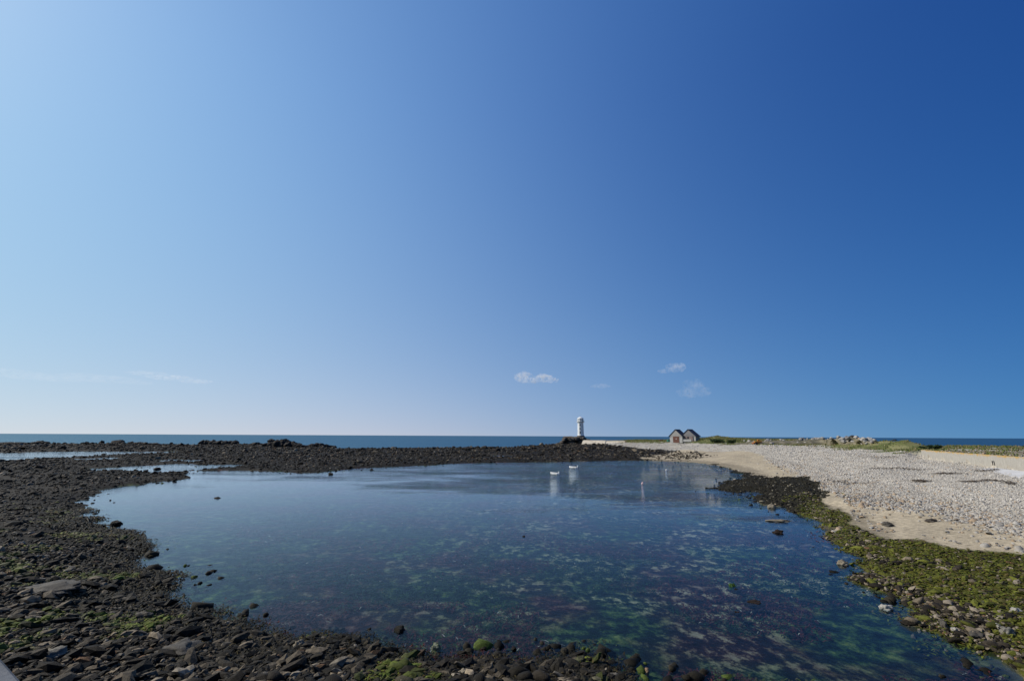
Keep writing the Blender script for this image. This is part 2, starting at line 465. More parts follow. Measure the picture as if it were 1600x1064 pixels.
# the weedy bottom of the pool: dark weed, green weed, red weed and bare sand
nb1 = noise_node(nt, .16, 7, .62, 'World', mapscale=(1, 1, 0))
nb2 = noise_node(nt, 1.25, 9, .74, 'World', mapscale=(1, .7, 0))
nb3 = noise_node(nt, .11, 5, .55, 'World', mapscale=(1.3, 1, 0))
weedc = ramp(nt, nb2.outputs[0], [(.36, (.003, .006, .008)), (.48, (.008, .019, .016)), (.55, (.035, .068, .024)), (.66, (.15, .18, .05))])
redc = ramp(nt, nb2.outputs[0], [(.36, (.004, .004, .007)), (.48, (.018, .009, .012)), (.57, (.075, .028, .024)), (.70, (.24, .17, .14))])
redm = ramp(nt, nb3.outputs[0], [(.46, (0, 0, 0)), (.58, (1, 1, 1))])
weed2 = mixc(nt, redm.outputs[0], weedc.outputs[0], redc.outputs[0])
sandm1 = ramp(nt, nb2.outputs[0], [(.51, (0, 0, 0)), (.58, (1, 1, 1))])
sandm2 = ramp(nt, nb1.outputs[0], [(.46, (0, 0, 0)), (.58, (1, 1, 1))])
sandm = mixc(nt, 1.0, sandm1.outputs[0], sandm2.outputs[0], 'MULTIPLY')
# bare sand shows mostly in the right-hand half of the pool
sepx = nd(nt, 'ShaderNodeSeparateXYZ'); gp = nd(nt, 'ShaderNodeNewGeometry'); nt.links.new(gp.outputs['Position'], sepx.inputs[0])
mrx = nd(nt, 'ShaderNodeMapRange', interpolation_type='SMOOTHSTEP'); mrx.inputs[1].default_value = -14; mrx.inputs[2].default_value = 12; mrx.inputs[3].default_value = .12
nt.links.new(sepx.outputs[0], mrx.inputs[0])
mry = nd(nt, 'ShaderNodeMapRange', interpolation_type='SMOOTHSTEP'); mry.inputs[1].default_value = 17; mry.inputs[2].default_value = 27; mry.inputs[3].default_value = .25
nt.links.new(sepx.outputs[1], mry.inputs[0])
mxy = nd(nt, 'ShaderNodeMath', operation='MULTIPLY'); nt.links.new(mrx.outputs[0], mxy.inputs[0]); nt.links.new(mry.outputs[0], mxy.inputs[1])
sandw = mixc(nt, 1.0, sandm, mxy.outputs[0], 'MULTIPLY')
seabed = mixc(nt, sandw, weed2, (.36, .31, .19))
nt.links.new(mixc(nt, a.outputs[1], landc, seabed), b.inputs['Base Color'])
b.inputs['Roughness'].default_value = .85; b.inputs['Specular IOR Level'].default_value = .1
nb = noise_node(nt, 5.0, 8, .7, 'World')
bump(nt, b, nb.outputs[0], .7, .12)
shore = link('shore', shore_me, m_shore)
tag(shore, kind='structure')

# ------------------------------------------------------------------ water
def water_mat(name, tint, ripple, calm):
    m, nt, b, out = new_mat(name)
    nt.nodes.remove(b)
    g = nd(nt, 'ShaderNodeNewGeometry')
    n1 = noise_node(nt, 5.5, 3, .6, vec=g.outputs['Position'], mapscale=(1, 1.15, 1))
    n2 = noise_node(nt, 1.7, 2, .5, vec=g.outputs['Position'], mapscale=(.9, 1.1, 1))
    add = nd(nt, 'ShaderNodeMath', operation='MULTIPLY_ADD'); add.inputs[1].default_value = 1.2
    nt.links.new(n2.outputs[0], add.inputs[0]); nt.links.new(n1.outputs[0], add.inputs[2])
    # wind: cat's-paws over the middle and far part of the pool, calm by the shores
    mk = noise_node(nt, .075, 7, .68, vec=g.outputs['Position'], mapscale=(.5, 1.2, 1))
    sep = nd(nt, 'ShaderNodeSeparateXYZ'); nt.links.new(g.outputs['Position'], sep.inputs[0])
    def mrange(src, a0, a1, b0, b1):
        n_ = nd(nt, 'ShaderNodeMapRange', interpolation_type='SMOOTHSTEP')
        for i_, v_ in enumerate((a0, a1, b0, b1)): n_.inputs[i_ + 1].default_value = v_
        nt.links.new(src, n_.inputs[0]); return n_.outputs[0]
    sx = mrange(sep.outputs[0], -50, 20, -.22, .06); sy = mrange(sep.outputs[1], 24, 100, -.28, .08)
    def plus(p_, q_):
        n_ = nd(nt, 'ShaderNodeMath', operation='ADD'); nt.links.new(p_, n_.inputs[0]); nt.links.new(q_, n_.inputs[1]); return n_.outputs[0]
    mr = nd(nt, 'ShaderNodeMapRange', interpolation_type='SMOOTHSTEP')
    for i_, v_ in enumerate((.30, .78, calm, ripple)): mr.inputs[i_ + 1].default_value = v_
    nt.links.new(plus(plus(mk.outputs[0], sx), sy), mr.inputs[0])
    bp = nd(nt, 'ShaderNodeBump'); bp.inputs['Distance'].default_value = .2
    nt.links.new(mr.outputs[0], bp.inputs['Strength']); nt.links.new(add.outputs[0], bp.inputs['Height'])
    gl = nd(nt, 'ShaderNodeBsdfGlossy'); gl.inputs['Roughness'].default_value = .02; gl.inputs['Color'].default_value = (.88, .95, 1, 1)
    tr = nd(nt, 'ShaderNodeBsdfTransparent'); tr.inputs[0].default_value = (*tint, 1)
    # Fresnel reflectance of water (Schlick, steepened as through a polarising filter), the same from above and below
    lw = nd(nt, 'ShaderNodeLayerWeight'); lw.inputs[0].default_value = .5
    pw = nd(nt, 'ShaderNodeMath', operation='POWER'); pw.inputs[1].default_value = 7.6
    nt.links.new(lw.outputs['Facing'], pw.inputs[0])
    fr = nd(nt, 'ShaderNodeMath', operation='MULTIPLY_ADD'); fr.inputs[1].default_value = 1.28; fr.inputs[2].default_value = .012; fr.use_clamp = True
    nt.links.new(pw.outputs[0], fr.inputs[0])
    nt.links.new(bp.outputs[0], gl.inputs['Normal']); nt.links.new(bp.outputs[0], lw.inputs['Normal'])
    mx = nd(nt, 'ShaderNodeMixShader')
    nt.links.new(fr.outputs[0], mx.inputs[0]); nt.links.new(tr.outputs[0], mx.inputs[1]); nt.links.new(gl.outputs[0], mx.inputs[2])
    nt.links.new(mx.outputs[0], out.inputs[0])
    return m
m_pool = water_mat('pool_water', (.66, .76, .82), .6, .05)
def sheet(name, pts, z, mat):
    bm = bmesh.new(); bm.faces.new([bm.verts.new((x, y, z)) for x, y in pts])
    bmesh.ops.triangulate(bm, faces=bm.faces); bm.normal_update()
    for f in bm.faces:
        if f.normal.z < 0: f.normal_flip()
    return link(name, bm_mesh(name, bm), mat)
# pool water lies under the whole shore sheet; the sea begins under the crest of the reef
crest = []
for u, v in [(-700, 694), (0, 693), (200, 694), (400, 696), (480, 699.5), (600, 702), (720, 701), (850, 698), (885, 697)]:
    p = P(u, v, .9); q = Vector((p.x, p.y)); q *= 1 + 6 / q.length; crest.append((q.x, q.y))
crest += [(60, 460), (400, 470)]
pool_pts = [(-330, 1.0)] + [c for c in crest if c[0] > -330][:-1] + [(90, 300), (60, 1.0)]
pool_w = tag(sheet('pool_water', pool_pts, 0.0, m_pool), kind='structure')
m_sea, nt, b, out = new_mat('sea_water')
nt.nodes.remove(b)
g = nd(nt, 'ShaderNodeNewGeometry')
s1 = noise_node(nt, .35, 6, .62, vec=g.outputs['Position'], mapscale=(.7, 1, 1)); s2 = noise_node(nt, .012, 5, .6, vec=g.outputs['Position'], mapscale=(.4, 1, 1))
sb_ = nd(nt, 'ShaderNodeBump'); sb_.inputs['Strength'].default_value = 1.0; sb_.inputs['Distance'].default_value = 1.2
nt.links.new(s1.outputs[0], sb_.inputs['Height'])
rs = ramp(nt, s2.outputs[0], [(.35, (.001, .026, .060)), (.65, (.002, .036, .078))])
df = nd(nt, 'ShaderNodeBsdfDiffuse'); gs_ = nd(nt, 'ShaderNodeBsdfGlossy'); gs_.inputs['Roughness'].default_value = .3; gs_.inputs['Color'].default_value = (.72, .96, 1, 1)
nt.links.new(rs.outputs[0], df.inputs[0]); nt.links.new(sb_.outputs[0], gs_.inputs['Normal'])
mx = nd(nt, 'ShaderNodeMixShader'); mx.inputs[0].default_value = .27        # a wind-roughened sea reflects about a quarter of the low sky
nt.links.new(df.outputs[0], mx.inputs[1]); nt.links.new(gs_.outputs[0], mx.inputs[2]); nt.links.new(mx.outputs[0], out.inputs[0])
FAR = 90000.0
inner = [(-330, 1.0)] + [c for c in crest if c[0] > -330] [:-1] + [(170, 470)]
bm = bmesh.new()
rows = [[bm.verts.new((x, y if k == 0 else k, -.02)) for x, y in inner] for k in (0, 700.0, 2500.0, 12000.0, FAR)]
for a_, b_ in zip(rows[:-1], rows[1:]):
    for i in range(len(inner) - 1): bm.faces.new((a_[i], a_[i + 1], b_[i + 1], b_[i]))
for x0, x1 in ((-FAR, -330.0), (170.0, FAR)):
    for y0, y1 in ((-3000.0, 700.0), (700.0, FAR)):
        bm.faces.new([bm.verts.new(p) for p in ((x0, y0, -.02), (x1, y0, -.02), (x1, y1, -.02), (x0, y1, -.02))])
sea = tag(link('sea', bm_mesh('sea', bm), m_sea), kind='structure')

# ------------------------------------------------------------------ stones
def rock_bm(seed, sub=2, flat=.7, facets=7, rough=.18, sx=1.0, sy=1.0):
    rnd = random.Random(seed)
    bm = bmesh.new(); bmesh.ops.create_icosphere(bm, subdivisions=sub, radius=1.0)
    planes = []
    for _ in range(facets):
        d = Vector((rnd.gauss(0, 1), rnd.gauss(0, 1), rnd.gauss(0, .8))).normalized(); planes.append((d, rnd.uniform(.62, .92)))
    o = Vector((rnd.random() * 50, rnd.random() * 50, rnd.random() * 50))
    for v in bm.verts:
        p = v.co.copy()
        for d, k in planes:
            t = p.dot(d)
            if t > k: p -= d * (t - k) * .85
        p *= 1 + rough * mnoise.fractal(p * 1.7 + o, .6, 2.1, 4)
        v.co = Vector((p.x * sx, p.y * sy, p.z * flat))
    return bm
def variants(n, sub, **kw):
    L = []
    for i in range(n):
        bm = rock_bm(100 + i * 7 + sub, sub, flat=random.Random(i).uniform(.32, .62), sx=random.Random(i + 50).uniform(1.0, 1.6), sy=random.Random(i + 90).uniform(.6, .95), **kw)
        bmesh.ops.triangulate(bm, faces=bm.faces)
        bm.verts.index_update()
        L.append((np.array([v.co[:] for v in bm.verts]), np.array([[v.index for v in f.verts] for f in bm.faces])))
        bm.free()
    return L
VAR0 = variants(14, 1, facets=8, rough=.34)      # 42 vertices, 80 triangles
def small_variants(n):              # half-buried stones: 11 vertices, 15 triangles
    L = []
    f = []
    for i in range(5):
        j = (i + 1) % 5; f += [(i, j, 5 + i), (j, 5 + j, 5 + i), (5 + i, 5 + j, 10)]
    for i in range(n):
        a = np.arange(5) * 2 * math.pi / 5
        lo = np.stack([np.cos(a), np.sin(a), np.full(5, -.55)], 1) * RNG.uniform(.8, 1.15, (5, 1))
        up = np.stack([.78 * np.cos(a + .5), .78 * np.sin(a + .5), RNG.uniform(.35, .8, 5)], 1) * RNG.uniform(.75, 1.15, (5, 1))
        v = np.concatenate([lo, up, [[RNG.normal(0, .15), RNG.normal(0, .15), RNG.uniform(.75, 1.05)]]])
        v = v * np.array([RNG.uniform(.95, 1.35), RNG.uniform(.6, .95), RNG.uniform(.38, .66)])
        L.append((v, np.array(f)))
    return L
VARX = small_variants(20)
def scatter(name, pos, size, cols, var, mat, parent=None, tilt=.3, smoothed=True, normal_sink=.35):
    n = len(pos)
    which = RNG.integers(0, len(var), n)
    yaw = np.where(RNG.random(n) < .6, RNG.normal(.55, .45, n), RNG.uniform(0, 2 * math.pi, n)); tx = RNG.normal(0, tilt, n); ty = RNG.normal(0, tilt, n)
    Vs, Fs, Cs = [], [], []; off = 0
    for k, (bv, bf) in enumerate(var):
        sel = np.where(which == k)[0]
        if not len(sel): continue
        v = bv[None] * size[sel, None, None]
        cz, szn = np.cos(yaw[sel])[:, None], np.sin(yaw[sel])[:, None]
        x, y, z = v[..., 0], v[..., 1], v[..., 2]
        x, y = x * cz - y * szn, x * szn + y * cz
        a1 = tx[sel][:, None]; y, z = y * np.cos(a1) - z * np.sin(a1), y * np.sin(a1) + z * np.cos(a1)
        a2 = ty[sel][:, None]; x, z = x * np.cos(a2) + z * np.sin(a2), -x * np.sin(a2) + z * np.cos(a2)
        v = np.stack([x, y, z], -1) + pos[sel][:, None, :]
        Vs.append(v.reshape(-1, 3))
        Fs.append((bf[None] + (np.arange(len(sel)) * len(bv))[:, None, None] + off).reshape(-1, 3))
        Cs.append(np.repeat(cols[sel], len(bv), 0)); off += len(sel) * len(bv)
    me = mesh_np(name, np.concatenate(Vs), np.concatenate(Fs), np.concatenate(Cs), smoothed)
    return link(name, me, mat, parent)

m_stone = attr_mat('stone', .8, 11, .45, .5, .03)
m_shingle = attr_mat('shingle_stone', .85, 6, .2, .2, .02)
m_wet = attr_mat('wet_stone', .72, 11, .6, .6, .03)

def sample(n, a0, a1, r0, r1, pw=0.0):
    az = RNG.uniform(a0, a1, n); u = RNG.random(n)
    if pw == 0: r = np.exp(np.log(r0) + u * (math.log(r1) - math.log(r0)))
    else: r = (r0 ** pw + u * (r1 ** pw - r0 ** pw)) ** (1 / pw)
    return r * np.sin(az), r * np.cos(az)

def dark_cols(n):
    t = RNG.random((n, 1)); base = np.array([.009, .007, .0045]) + t ** 4.0 * np.array([.20, .16, .108])  # mostly near black; the few much paler stones paint in glints
    k = RNG.random(n)
    base[k < .045] = np.array([.20, .17, .125]); base[(k > .05) & (k < .075)] = np.array([.12, .068, .034])
    return base * RNG.uniform(.7, 1.3, (n, 1))
def pale_cols(n, tan):
    t = RNG.random((n, 1)); base = np.array([.34, .31, .265]) + t * np.array([.13, .125, .115])
    k = RNG.random(n)
    base = np.where((k < .06 + .22 * np.ravel(tan))[:, None], np.array([.36, .27, .18]), base)
    base = np.where((k > .95 - .08 * np.ravel(tan))[:, None], np.array([.20, .185, .17]), base)
    return base * RNG.uniform(.85, 1.12, (n, 1)) * (1 - .18 * tan)

# dark cobbles of the near and left shore and of the reef
N = 260000
x, y = sample(N, R(-58), R(50), 7.0, 460)
x2, y2 = sample(90000, R(-58), R(40), 7.0, 45, 1.0)
x = np.concatenate([x, x2]); y = np.concatenate([y, y2])
s, g, k, d = zones(x, y); sd = pool_sd(x, y); h = height(x, y); r = np.hypot(x, y)
keep = (d < 0) & (g > 0) & (k > 0) & (h > -.28) & (sd > -1.2 - RNG.exponential(.4, len(x)) * (r * .02)) 
keep &= (sd > .15) | (RNG.random(len(x)) < .10)
keep &= ~((land(x, y) < .1) & (r > 150))
x, y, h, r, sd = x[keep], y[keep], h[keep], r[keep], sd[keep]
sz = np.exp(RNG.normal(math.log(.082), .5, len(x))); sz = np.clip(sz, .035, .36); sz = np.maximum(sz, r * .00115 * np.exp(RNG.normal(0, .5, len(x))))
dc = dark_cols(len(x))
# weed-covered and darker towards the water and in patches, green algae in patches
wn_ = fbm(x * .22, y * .22, 91, 4); nearw = smooth(4.2 + r * .03, .4, sd)
weedy = np.clip(nearw * .9 + smooth(.5, .62, wn_) * .8, 0, 1) * (RNG.random(len(x)) < .9)
dc = dc * (1 - .72 * weedy[:, None]) + np.array([.012, .010, .006]) * weedy[:, None] * .8
gn = fbm(x * .33, y * .33, 95, 4)
greeny = smooth(.61, .68, gn) * (RNG.random(len(x)) < .75) * smooth(70, 25, r) * smooth(.0, 1.5, sd + 1.2)
dc = dc + (np.array([.085, .105, .016]) * RNG.uniform(.4, 1.25, (len(x), 1)) - dc) * greeny[:, None]
pos = np.stack([x, y, h + sz * RNG.uniform(-.05, .55, len(x))], 1)
app = sz / r
order = np.argsort(-app)
BIG = order[:210]; MID = order[210:6800]; rest = order[6800:]; SML = RNG.permutation(rest)[:74000]
print('dark stones', len(order))

# green shore on the right
x, y = sample(150000, R(18), R(56), 10, 75)
s, g, k, d = zones(x, y); sd = pool_sd(x, y); h = height(x, y); rr = np.hypot(x, y)
keep = ((g < 0) | ((g < 1.5) & (RNG.random(len(x)) < .35))) & (s > .15) & (sd > -1.0) & ((sd > .1) | (RNG.random(len(x)) < .15))
dens = fbm(x * .3, y * .3, 85 + 20, 4)
keep &= RNG.random(len(x)) < (.4 + .6 * smooth(.43, .56, dens))
x, y, h, rr, sd, dens = x[keep], y[keep], h[keep], rr[keep], sd[keep], dens[keep]
gs = np.clip(np.exp(RNG.normal(math.log(.068), .55, len(x))), .03, .34); gs = np.maximum(gs, rr * .0013)
gcs = np.minimum(dark_cols(len(x)) * 1.5, np.array([.20, .165, .12]))
alg = (RNG.random(len(x)) < .6 * smooth(.62, .45, dens) + .15)
gcs = np.where(alg[:, None], np.array([.075, .078, .012]) * RNG.uniform(.4, 1.4, (len(x), 1)), gcs)
gpos = np.stack([x, y, h + gs * .15], 1)
go = np.argsort(-gs / rr)
GB, GM, GS = go[:90], go[90:3200], go[3200:16000]

# the largest stones singly, as pieces of the shore
m_piece, nt, b, _ = new_mat('loose_stone')
oi = nd(nt, 'ShaderNodeObjectInfo'); n = noise_node(nt, 2.2, 7, .62)
rp = ramp(nt, n.outputs[0], [(.25, (.55,) * 3), (.75, (1.45,) * 3)])
nt.links.new(mixc(nt, 1.0, oi.outputs['Color'], rp.outputs[0], 'MULTIPLY'), b.inputs['Base Color'])
b.inputs['Roughness'].default_value = .8; b.inputs['Specular IOR Level'].default_value = .15
n2 = noise_node(nt, 6, 6, .6); bump(nt, b, n2.outputs[0], .35, .12)
PIECE = []
for i in range(12):
    bm = rock_bm(900 + i, 2, flat=random.uniform(.4, .68), facets=10, rough=.26, sx=random.uniform(1, 1.35), sy=random.uniform(.65, .95))
    me = bm_mesh('stone', bm, True); me.materials.append(m_piece); PIECE.append(me)
def place_stone(p, size, colr, i):
    o = bpy.data.objects.new('stone', PIECE[i % len(PIECE)]); COL.objects.link(o); o.parent = shore
    o.location = p; o.scale = (size,) * 3
    o.rotation_euler = (random.gauss(0, .25), random.gauss(0, .25), random.uniform(0, 6.28))
    o.color = (*[float(c) for c in colr], 1)
for i, j in enumerate(BIG): place_stone(pos[j], float(sz[j]), dc[j], i)
for i, j in enumerate(GB): place_stone(gpos[j], float(gs[j]), gcs[j], i)
tag(scatter('cobbles', pos[MID], sz[MID], dc[MID], VAR0, m_wet, shore, .3, False), kind='stuff')
tag(scatter('small_cobbles', pos[SML], sz[SML], dc[SML], VARX, m_wet, shore, .3, False), kind='stuff')
tag(scatter('algae_cobbles', gpos[GM], gs[GM], gcs[GM], VAR0, m_stone, shore, .3, False), kind='stuff')
tag(scatter('small_algae_cobbles', gpos[GS], gs[GS], gcs[GS], VARX, m_stone, shore, .3, False), kind='stuff')

# black weed on the right-hand point
x, y = sample(45000, R(12), R(42), 35, 150)
s, g, k, d = zones(x, y); sd = pool_sd(x, y); h = height(x, y); rr = np.hypot(x, y)
keep = (k < .4) | ((sd < 0) & (sd > -5) & (RNG.random(len(x)) < .05))
keep &= (sd > -2) | (RNG.random(len(x)) < .3)
x, y, h, rr = x[keep], y[keep], h[keep], rr[keep]
ks = np.clip(np.exp(RNG.normal(math.log(.12), .4, len(x))), .06, .4)
kc = np.array([.014, .012, .007]) * RNG.uniform(.5, 2.2, (len(x), 1)); kc[RNG.random(len(x)) < .06] = (.16, .14, .10)
h = np.maximum(h, -.12)
tag(scatter('weed_covered_stones', np.stack([x, y, h + ks * .05], 1), ks, kc, VARX, m_wet, shore, .25, False), kind='stuff')

# weed clumps awash along the pool's edges
x, y = sample(60000, R(-56), R(44), 12, 190)
sd = pool_sd(x, y); rr = np.hypot(x, y); s, g, k, d = zones(x, y)
cl = fbm(x * .35, y * .35, 141, 3)
keep = (sd < .2) & (sd > -(1.0 + rr * .045)) & (cl > .56) & (RNG.random(len(x)) < .35 * np.exp(sd / (.5 + rr * .02)))
x, y, rr = x[keep][:5000], y[keep][:5000], rr[keep][:5000]
cs = np.clip(np.exp(RNG.normal(math.log(.16), .5, len(x))), .06, .6); cs = np.maximum(cs, rr * .0018)
cc = np.array([.012, .010, .006]) * RNG.uniform(.5, 2.0, (len(x), 1)); gm_ = RNG.random(len(x)) < .12; cc[gm_] = np.array([.05, .07, .012])
tag(scatter('awash_weed', np.stack([x, y, cs * RNG.uniform(-.35, .12, len(x))], 1), cs, cc, VARX, m_wet, shore), kind='stuff')

# white shingle
x, y = sample(330000, R(6), R(60), 38, 330, -.25)
s, g, k, d = zones(x, y); sd = pool_sd(x, y); h = height(x, y); rr = np.hypot(x, y)
back = sdf(BACK, x, y)
keep = (d > .2) & (g > 0) & (k > 0) & (s > .1) & (sd > 1) & (back > .3) & (h < 5.2) & (RNG.random(len(x)) > grass_w(x, y, h) * 1.1)
keep |= (s < .1) & (RNG.random(len(x)) < .7 * np.exp(s / .7) + .004) & (RNG.random(len(x)) < .45 + .5 * (fbm(x * .4, y * .4, 161, 3) > .58)) & (g > 0) & (k > 0) & (d > 0)
x, y, h, rr, s, g = x[keep], y[keep], h[keep], rr[keep], s[keep], g[keep]
if len(x) > 72000: x, y, h, rr, s, g = x[:72000], y[:72000], h[:72000], rr[:72000], s[:72000], g[:72000]
ps = np.clip(np.exp(RNG.normal(math.log(.074), .42, len(x))), .04, .3); ps = np.maximum(ps, rr * .00095 * np.exp(RNG.normal(0, .3, len(x))))
tan = smooth(2.6, .9, h)[:, None]
ps = ps * (.82 + .75 * smooth(2.0, .8, h)) * (.75 + .5 * fbm(x * .12, y * .12, 151, 3))
band = (.74 + .52 * fbm(h * 3.2 + .4 * fbm(x * .08, y * .08, 155, 2), x * .03, 157, 3))[:, None]
print('shingle', len(x))
tag(scatter('shingle', np.stack([x, y, h + ps * .2], 1), ps, pale_cols(len(x), tan) * band, VARX, m_shingle, shore), kind='stuff')

# ------------------------------------------------------------------ weed: ribbons lying over the stones and on the bottom
def fronds(name, x, y, z, length, width, cols, mat, lift=.25, parent=None):
    n = len(x); yaw = RNG.uniform(0, 2 * math.pi, n)
    dx, dy = np.cos(yaw), np.sin(yaw); sx_, sy_ = -dy, dx
    bend = RNG.normal(0, .35, n)
    V = np.zeros((n, 6, 3)); L = length; Wd = width
    for i, t in enumerate((0, .5, 1.0)):
        cx = x + dx * L * t + sx_ * bend * L * t * t; cy = y + dy * L * t + sy_ * bend * L * t * t
        cz = z + lift * L * math.sin(math.pi * min(t * 1.05, 1)) + RNG.normal(0, .02, n)
        w = Wd * (1.0, 1.2, .4)[i]
        V[:, 2 * i] = np.stack([cx - sx_ * w, cy - sy_ * w, cz], 1); V[:, 2 * i + 1] = np.stack([cx + sx_ * w, cy + sy_ * w, cz + RNG.normal(0, .3, n) * w], 1)
    f = np.array([(0, 1, 3, 2), (2, 3, 5, 4)])
    Fc = (f[None] + (np.arange(n) * 6)[:, None, None]).reshape(-1, 4)
    me = mesh_np(name, V.reshape(-1, 3), Fc, np.repeat(cols, 6, 0), True)
    return link(name, me, mat, parent)
m_weed = attr_mat('wet_weed', .6, 20, .4, 0)
# dark wrack round the near edge and along the left shore
x, y = sample(320000, R(-55), R(30), 8, 70)
sd = pool_sd(x, y); h = height(x, y); rr = np.hypot(x, y); s, g, k, d = zones(x, y)
wn_ = fbm(x * .22, y * .22, 91, 4)
pr = np.clip(smooth(3.2, .4, sd) * smooth(-1.0, .2, sd) + .7 * smooth(.54, .64, wn_) * (sd > 0), 0, 1)
keep = (RNG.random(len(x)) < pr) & (d < 0) & (h > -.35)
x, y, h, rr = x[keep][:42000], y[keep][:42000], h[keep][:42000], rr[keep][:42000]
c = np.array([.013, .011, .006]) * RNG.uniform(.5, 2.4, (len(x), 1))
c[RNG.random(len(x)) < .07] = (.06, .045, .015)
tag(fronds('wrack', x, y, np.maximum(h, -.02) + .08 * RNG.random(len(x)), np.maximum(.16, rr * .006) * RNG.uniform(.6, 1.5, len(x)), np.maximum(.014, rr * .0009), c, m_weed),
    'dark brown wrack lying over the stones of the near and left shore', 'seaweed', kind='stuff')
# green weed: patches on the left shore, shallows, and the right-hand green shore
x, y = sample(170000, R(-55), R(56), 9, 75)
sd = pool_sd(x, y); h = height(x, y); rr = np.hypot(x, y); s, g, k, d = zones(x, y)
gn = fbm(x * .33, y * .33, 95, 4); dens = fbm(x * .3, y * .3, 105, 4)
keep = ((d < 0) & (sd > -1.5) & (gn > .635) & (RNG.random(len(x)) < .7)) | ((g < 0) & (s > 0) & (sd > -.6) & (RNG.random(len(x)) < .12 + .75 * smooth(.55, .43, dens)))
keep |= (sd < 0) & (sd > -2.2) & (fbm(x * .5, y * .5, 111, 3) > .6) & (RNG.random(len(x)) < .6)
x, y, h, rr, g = x[keep][:60000], y[keep][:60000], h[keep][:60000], rr[keep][:60000], g[keep][:60000]
c = np.array([.085, .095, .011]) * RNG.uniform(.3, 1.35, (len(x), 1)); yel = RNG.random(len(x)) < .35; c[yel] = np.array([.095, .070, .022]) * RNG.uniform(.5, 1.1, (yel.sum(), 1))
tag(fronds('green_weed', x, y, h + .03 + .09 * RNG.random(len(x)), np.maximum(.15, rr * .005) * RNG.uniform(.6, 1.4, len(x)), np.maximum(.025, rr * .0011), c, m_weed, .12),
    'bright green weed in patches over the stones and shallows', 'seaweed', kind='stuff')
# weed on the pool bottom, near shore
x, y = sample(90000, R(-30), R(50), 12, 60)
sd = pool_sd(x, y); h = height(x, y); rr = np.hypot(x, y)
n5 = fbm(x * .3, y * .3, 121, 4); n6 = fbm(x * .18, y * .18, 125, 4)
az_ = np.arctan2(x, y)
keep = (sd < -.4) & (n5 > .47) & (RNG.random(len(x)) < .75)
x, y, h, rr, n6, az_ = x[keep][:36000], y[keep][:36000], h[keep][:36000], rr[keep][:36000], n6[keep][:36000], az_[keep][:36000]
redp = smooth(.44, .58, n6 + .16 * smooth(R(8), R(34), az_) * smooth(34, 18, rr))
isred = RNG.random(len(x)) < np.clip(redp * 1.2, 0, 1)
c = np.where(isred[:, None], np.array([.060, .018, .015]), np.array([.014, .032, .013])) * RNG.uniform(.3, 1.7, (len(x), 1))
bl = RNG.random(len(x)) < .003 + .012 * redp; c[bl] = (.30, .26, .20)
tag(fronds('pool_weed', x, y, np.minimum(h + .04 + .10 * RNG.random(len(x)), -.03), np.maximum(.18, rr * .006) * RNG.uniform(.6, 1.6, len(x)), np.maximum(.014, rr * .0009), c, m_weed, .2),
    'red brown and green weed growing under the clear pool water', 'seaweed', kind='stuff')
# wrack lines dried on the shingle
xs, ys = [], []
for pts, n, w in [([(1500, 747), (1525, 749), (1545, 748), (1572, 752), (1585, 757)], 260, .3), ([(1428, 739), (1447, 742)], 160, .4), ([(1455, 734), (1500, 738)], 160, .5),
                  ([(1530, 736), (1570, 734)], 160, .4), ([(1360, 722), (1440, 728)], 250, .7), ([(1330, 708), (1370, 714), (1410, 713)], 260, 1.3), ([(1290, 730), (1350, 738)], 120, .7)]:
    q = [P(u, v, np.interp(v, [708, 760], [4.0, 2.9])) for u, v in pts]
    t = RNG.random(n) * (len(q) - 1)
    for ti in t:
        i = int(ti); p = q[i].lerp(q[i + 1], ti - i); xs.append(p.x + RNG.normal(0, w)); ys.append(p.y + RNG.normal(0, w))
x, y = np.array(xs), np.array(ys); h = height(x, y); rr = np.hypot(x, y)
c = np.array([.055, .038, .024]) * RNG.uniform(.5, 1.6, (len(x), 1))
m_dry = attr_mat('dry_wrack', .85, 8, .3, 0)
tag(fronds('dried_wrack', x, y, h + .12, np.full(len(x), .32), np.full(len(x), .04), c, m_dry, .15), 'brown tide lines of dried wrack on the white shingle', 'seaweed', kind='stuff')

# ------------------------------------------------------------------ grass on the bank
x, y = sample(150000, R(8), R(56), 70, 420, .6)
h = height(x, y); gw = grass_w(x, y, h); rr = np.hypot(x, y)
keep = (RNG.random(len(x)) < gw * (.15 + .85 * smooth(.42, .6, fbm(x * .12, y * .12, 131, 3)))) & (h > 3.2)
x, y, h, rr = x[keep][:32000], y[keep][:32000], h[keep][:32000], rr[keep][:32000]
c = np.array([.10, .12, .03]) * RNG.uniform(.5, 1.3, (len(x), 1)); br = RNG.random(len(x)) < .35; c[br] = np.array([.20, .16, .08]) * RNG.uniform(.6, 1.2, (br.sum(), 1))
m_grass = attr_mat('grass', .85, 2, .3, 0)
tag(fronds('grass', x, y, h - .03, rr * .0022 * RNG.uniform(.7, 1.8, len(x)), np.full(len(x), .09), c, m_grass, .6),
    'rough grass growing along the bank behind the beach', 'grass', kind='stuff')

def gh(x, y):
    return float(height(np.array([x], float), np.array([y], float))[0])
_DT = np.exp(np.linspace(math.log(5), math.log(520), 900))
def on(u, v, z=None):               # the point of the shore sheet seen on a bearing
    d = ray(u, v); t = _DT / d[1]
    x, y, zr = d[0] * t, d[1] * t, EYE + d[2] * t
    hz = land(x, y); hit = np.where(zr <= np.maximum(hz, 0) + .4)[0]
    i = max(1, min(int(hit[0]) if len(hit) else len(t) - 1, len(t) - 1))
    lo, hi = max(0, i - 40), min(len(t), i + 160)
    hz = np.maximum(height(x[lo:hi], y[lo:hi]), -.3); hit = np.where(zr[lo:hi] <= hz)[0]
    j = lo + (int(hit[0]) if len(hit) else min(i, hi - 1) - lo)
    return Vector((float(x[j]), float(y[j]), gh(x[j], y[j])))

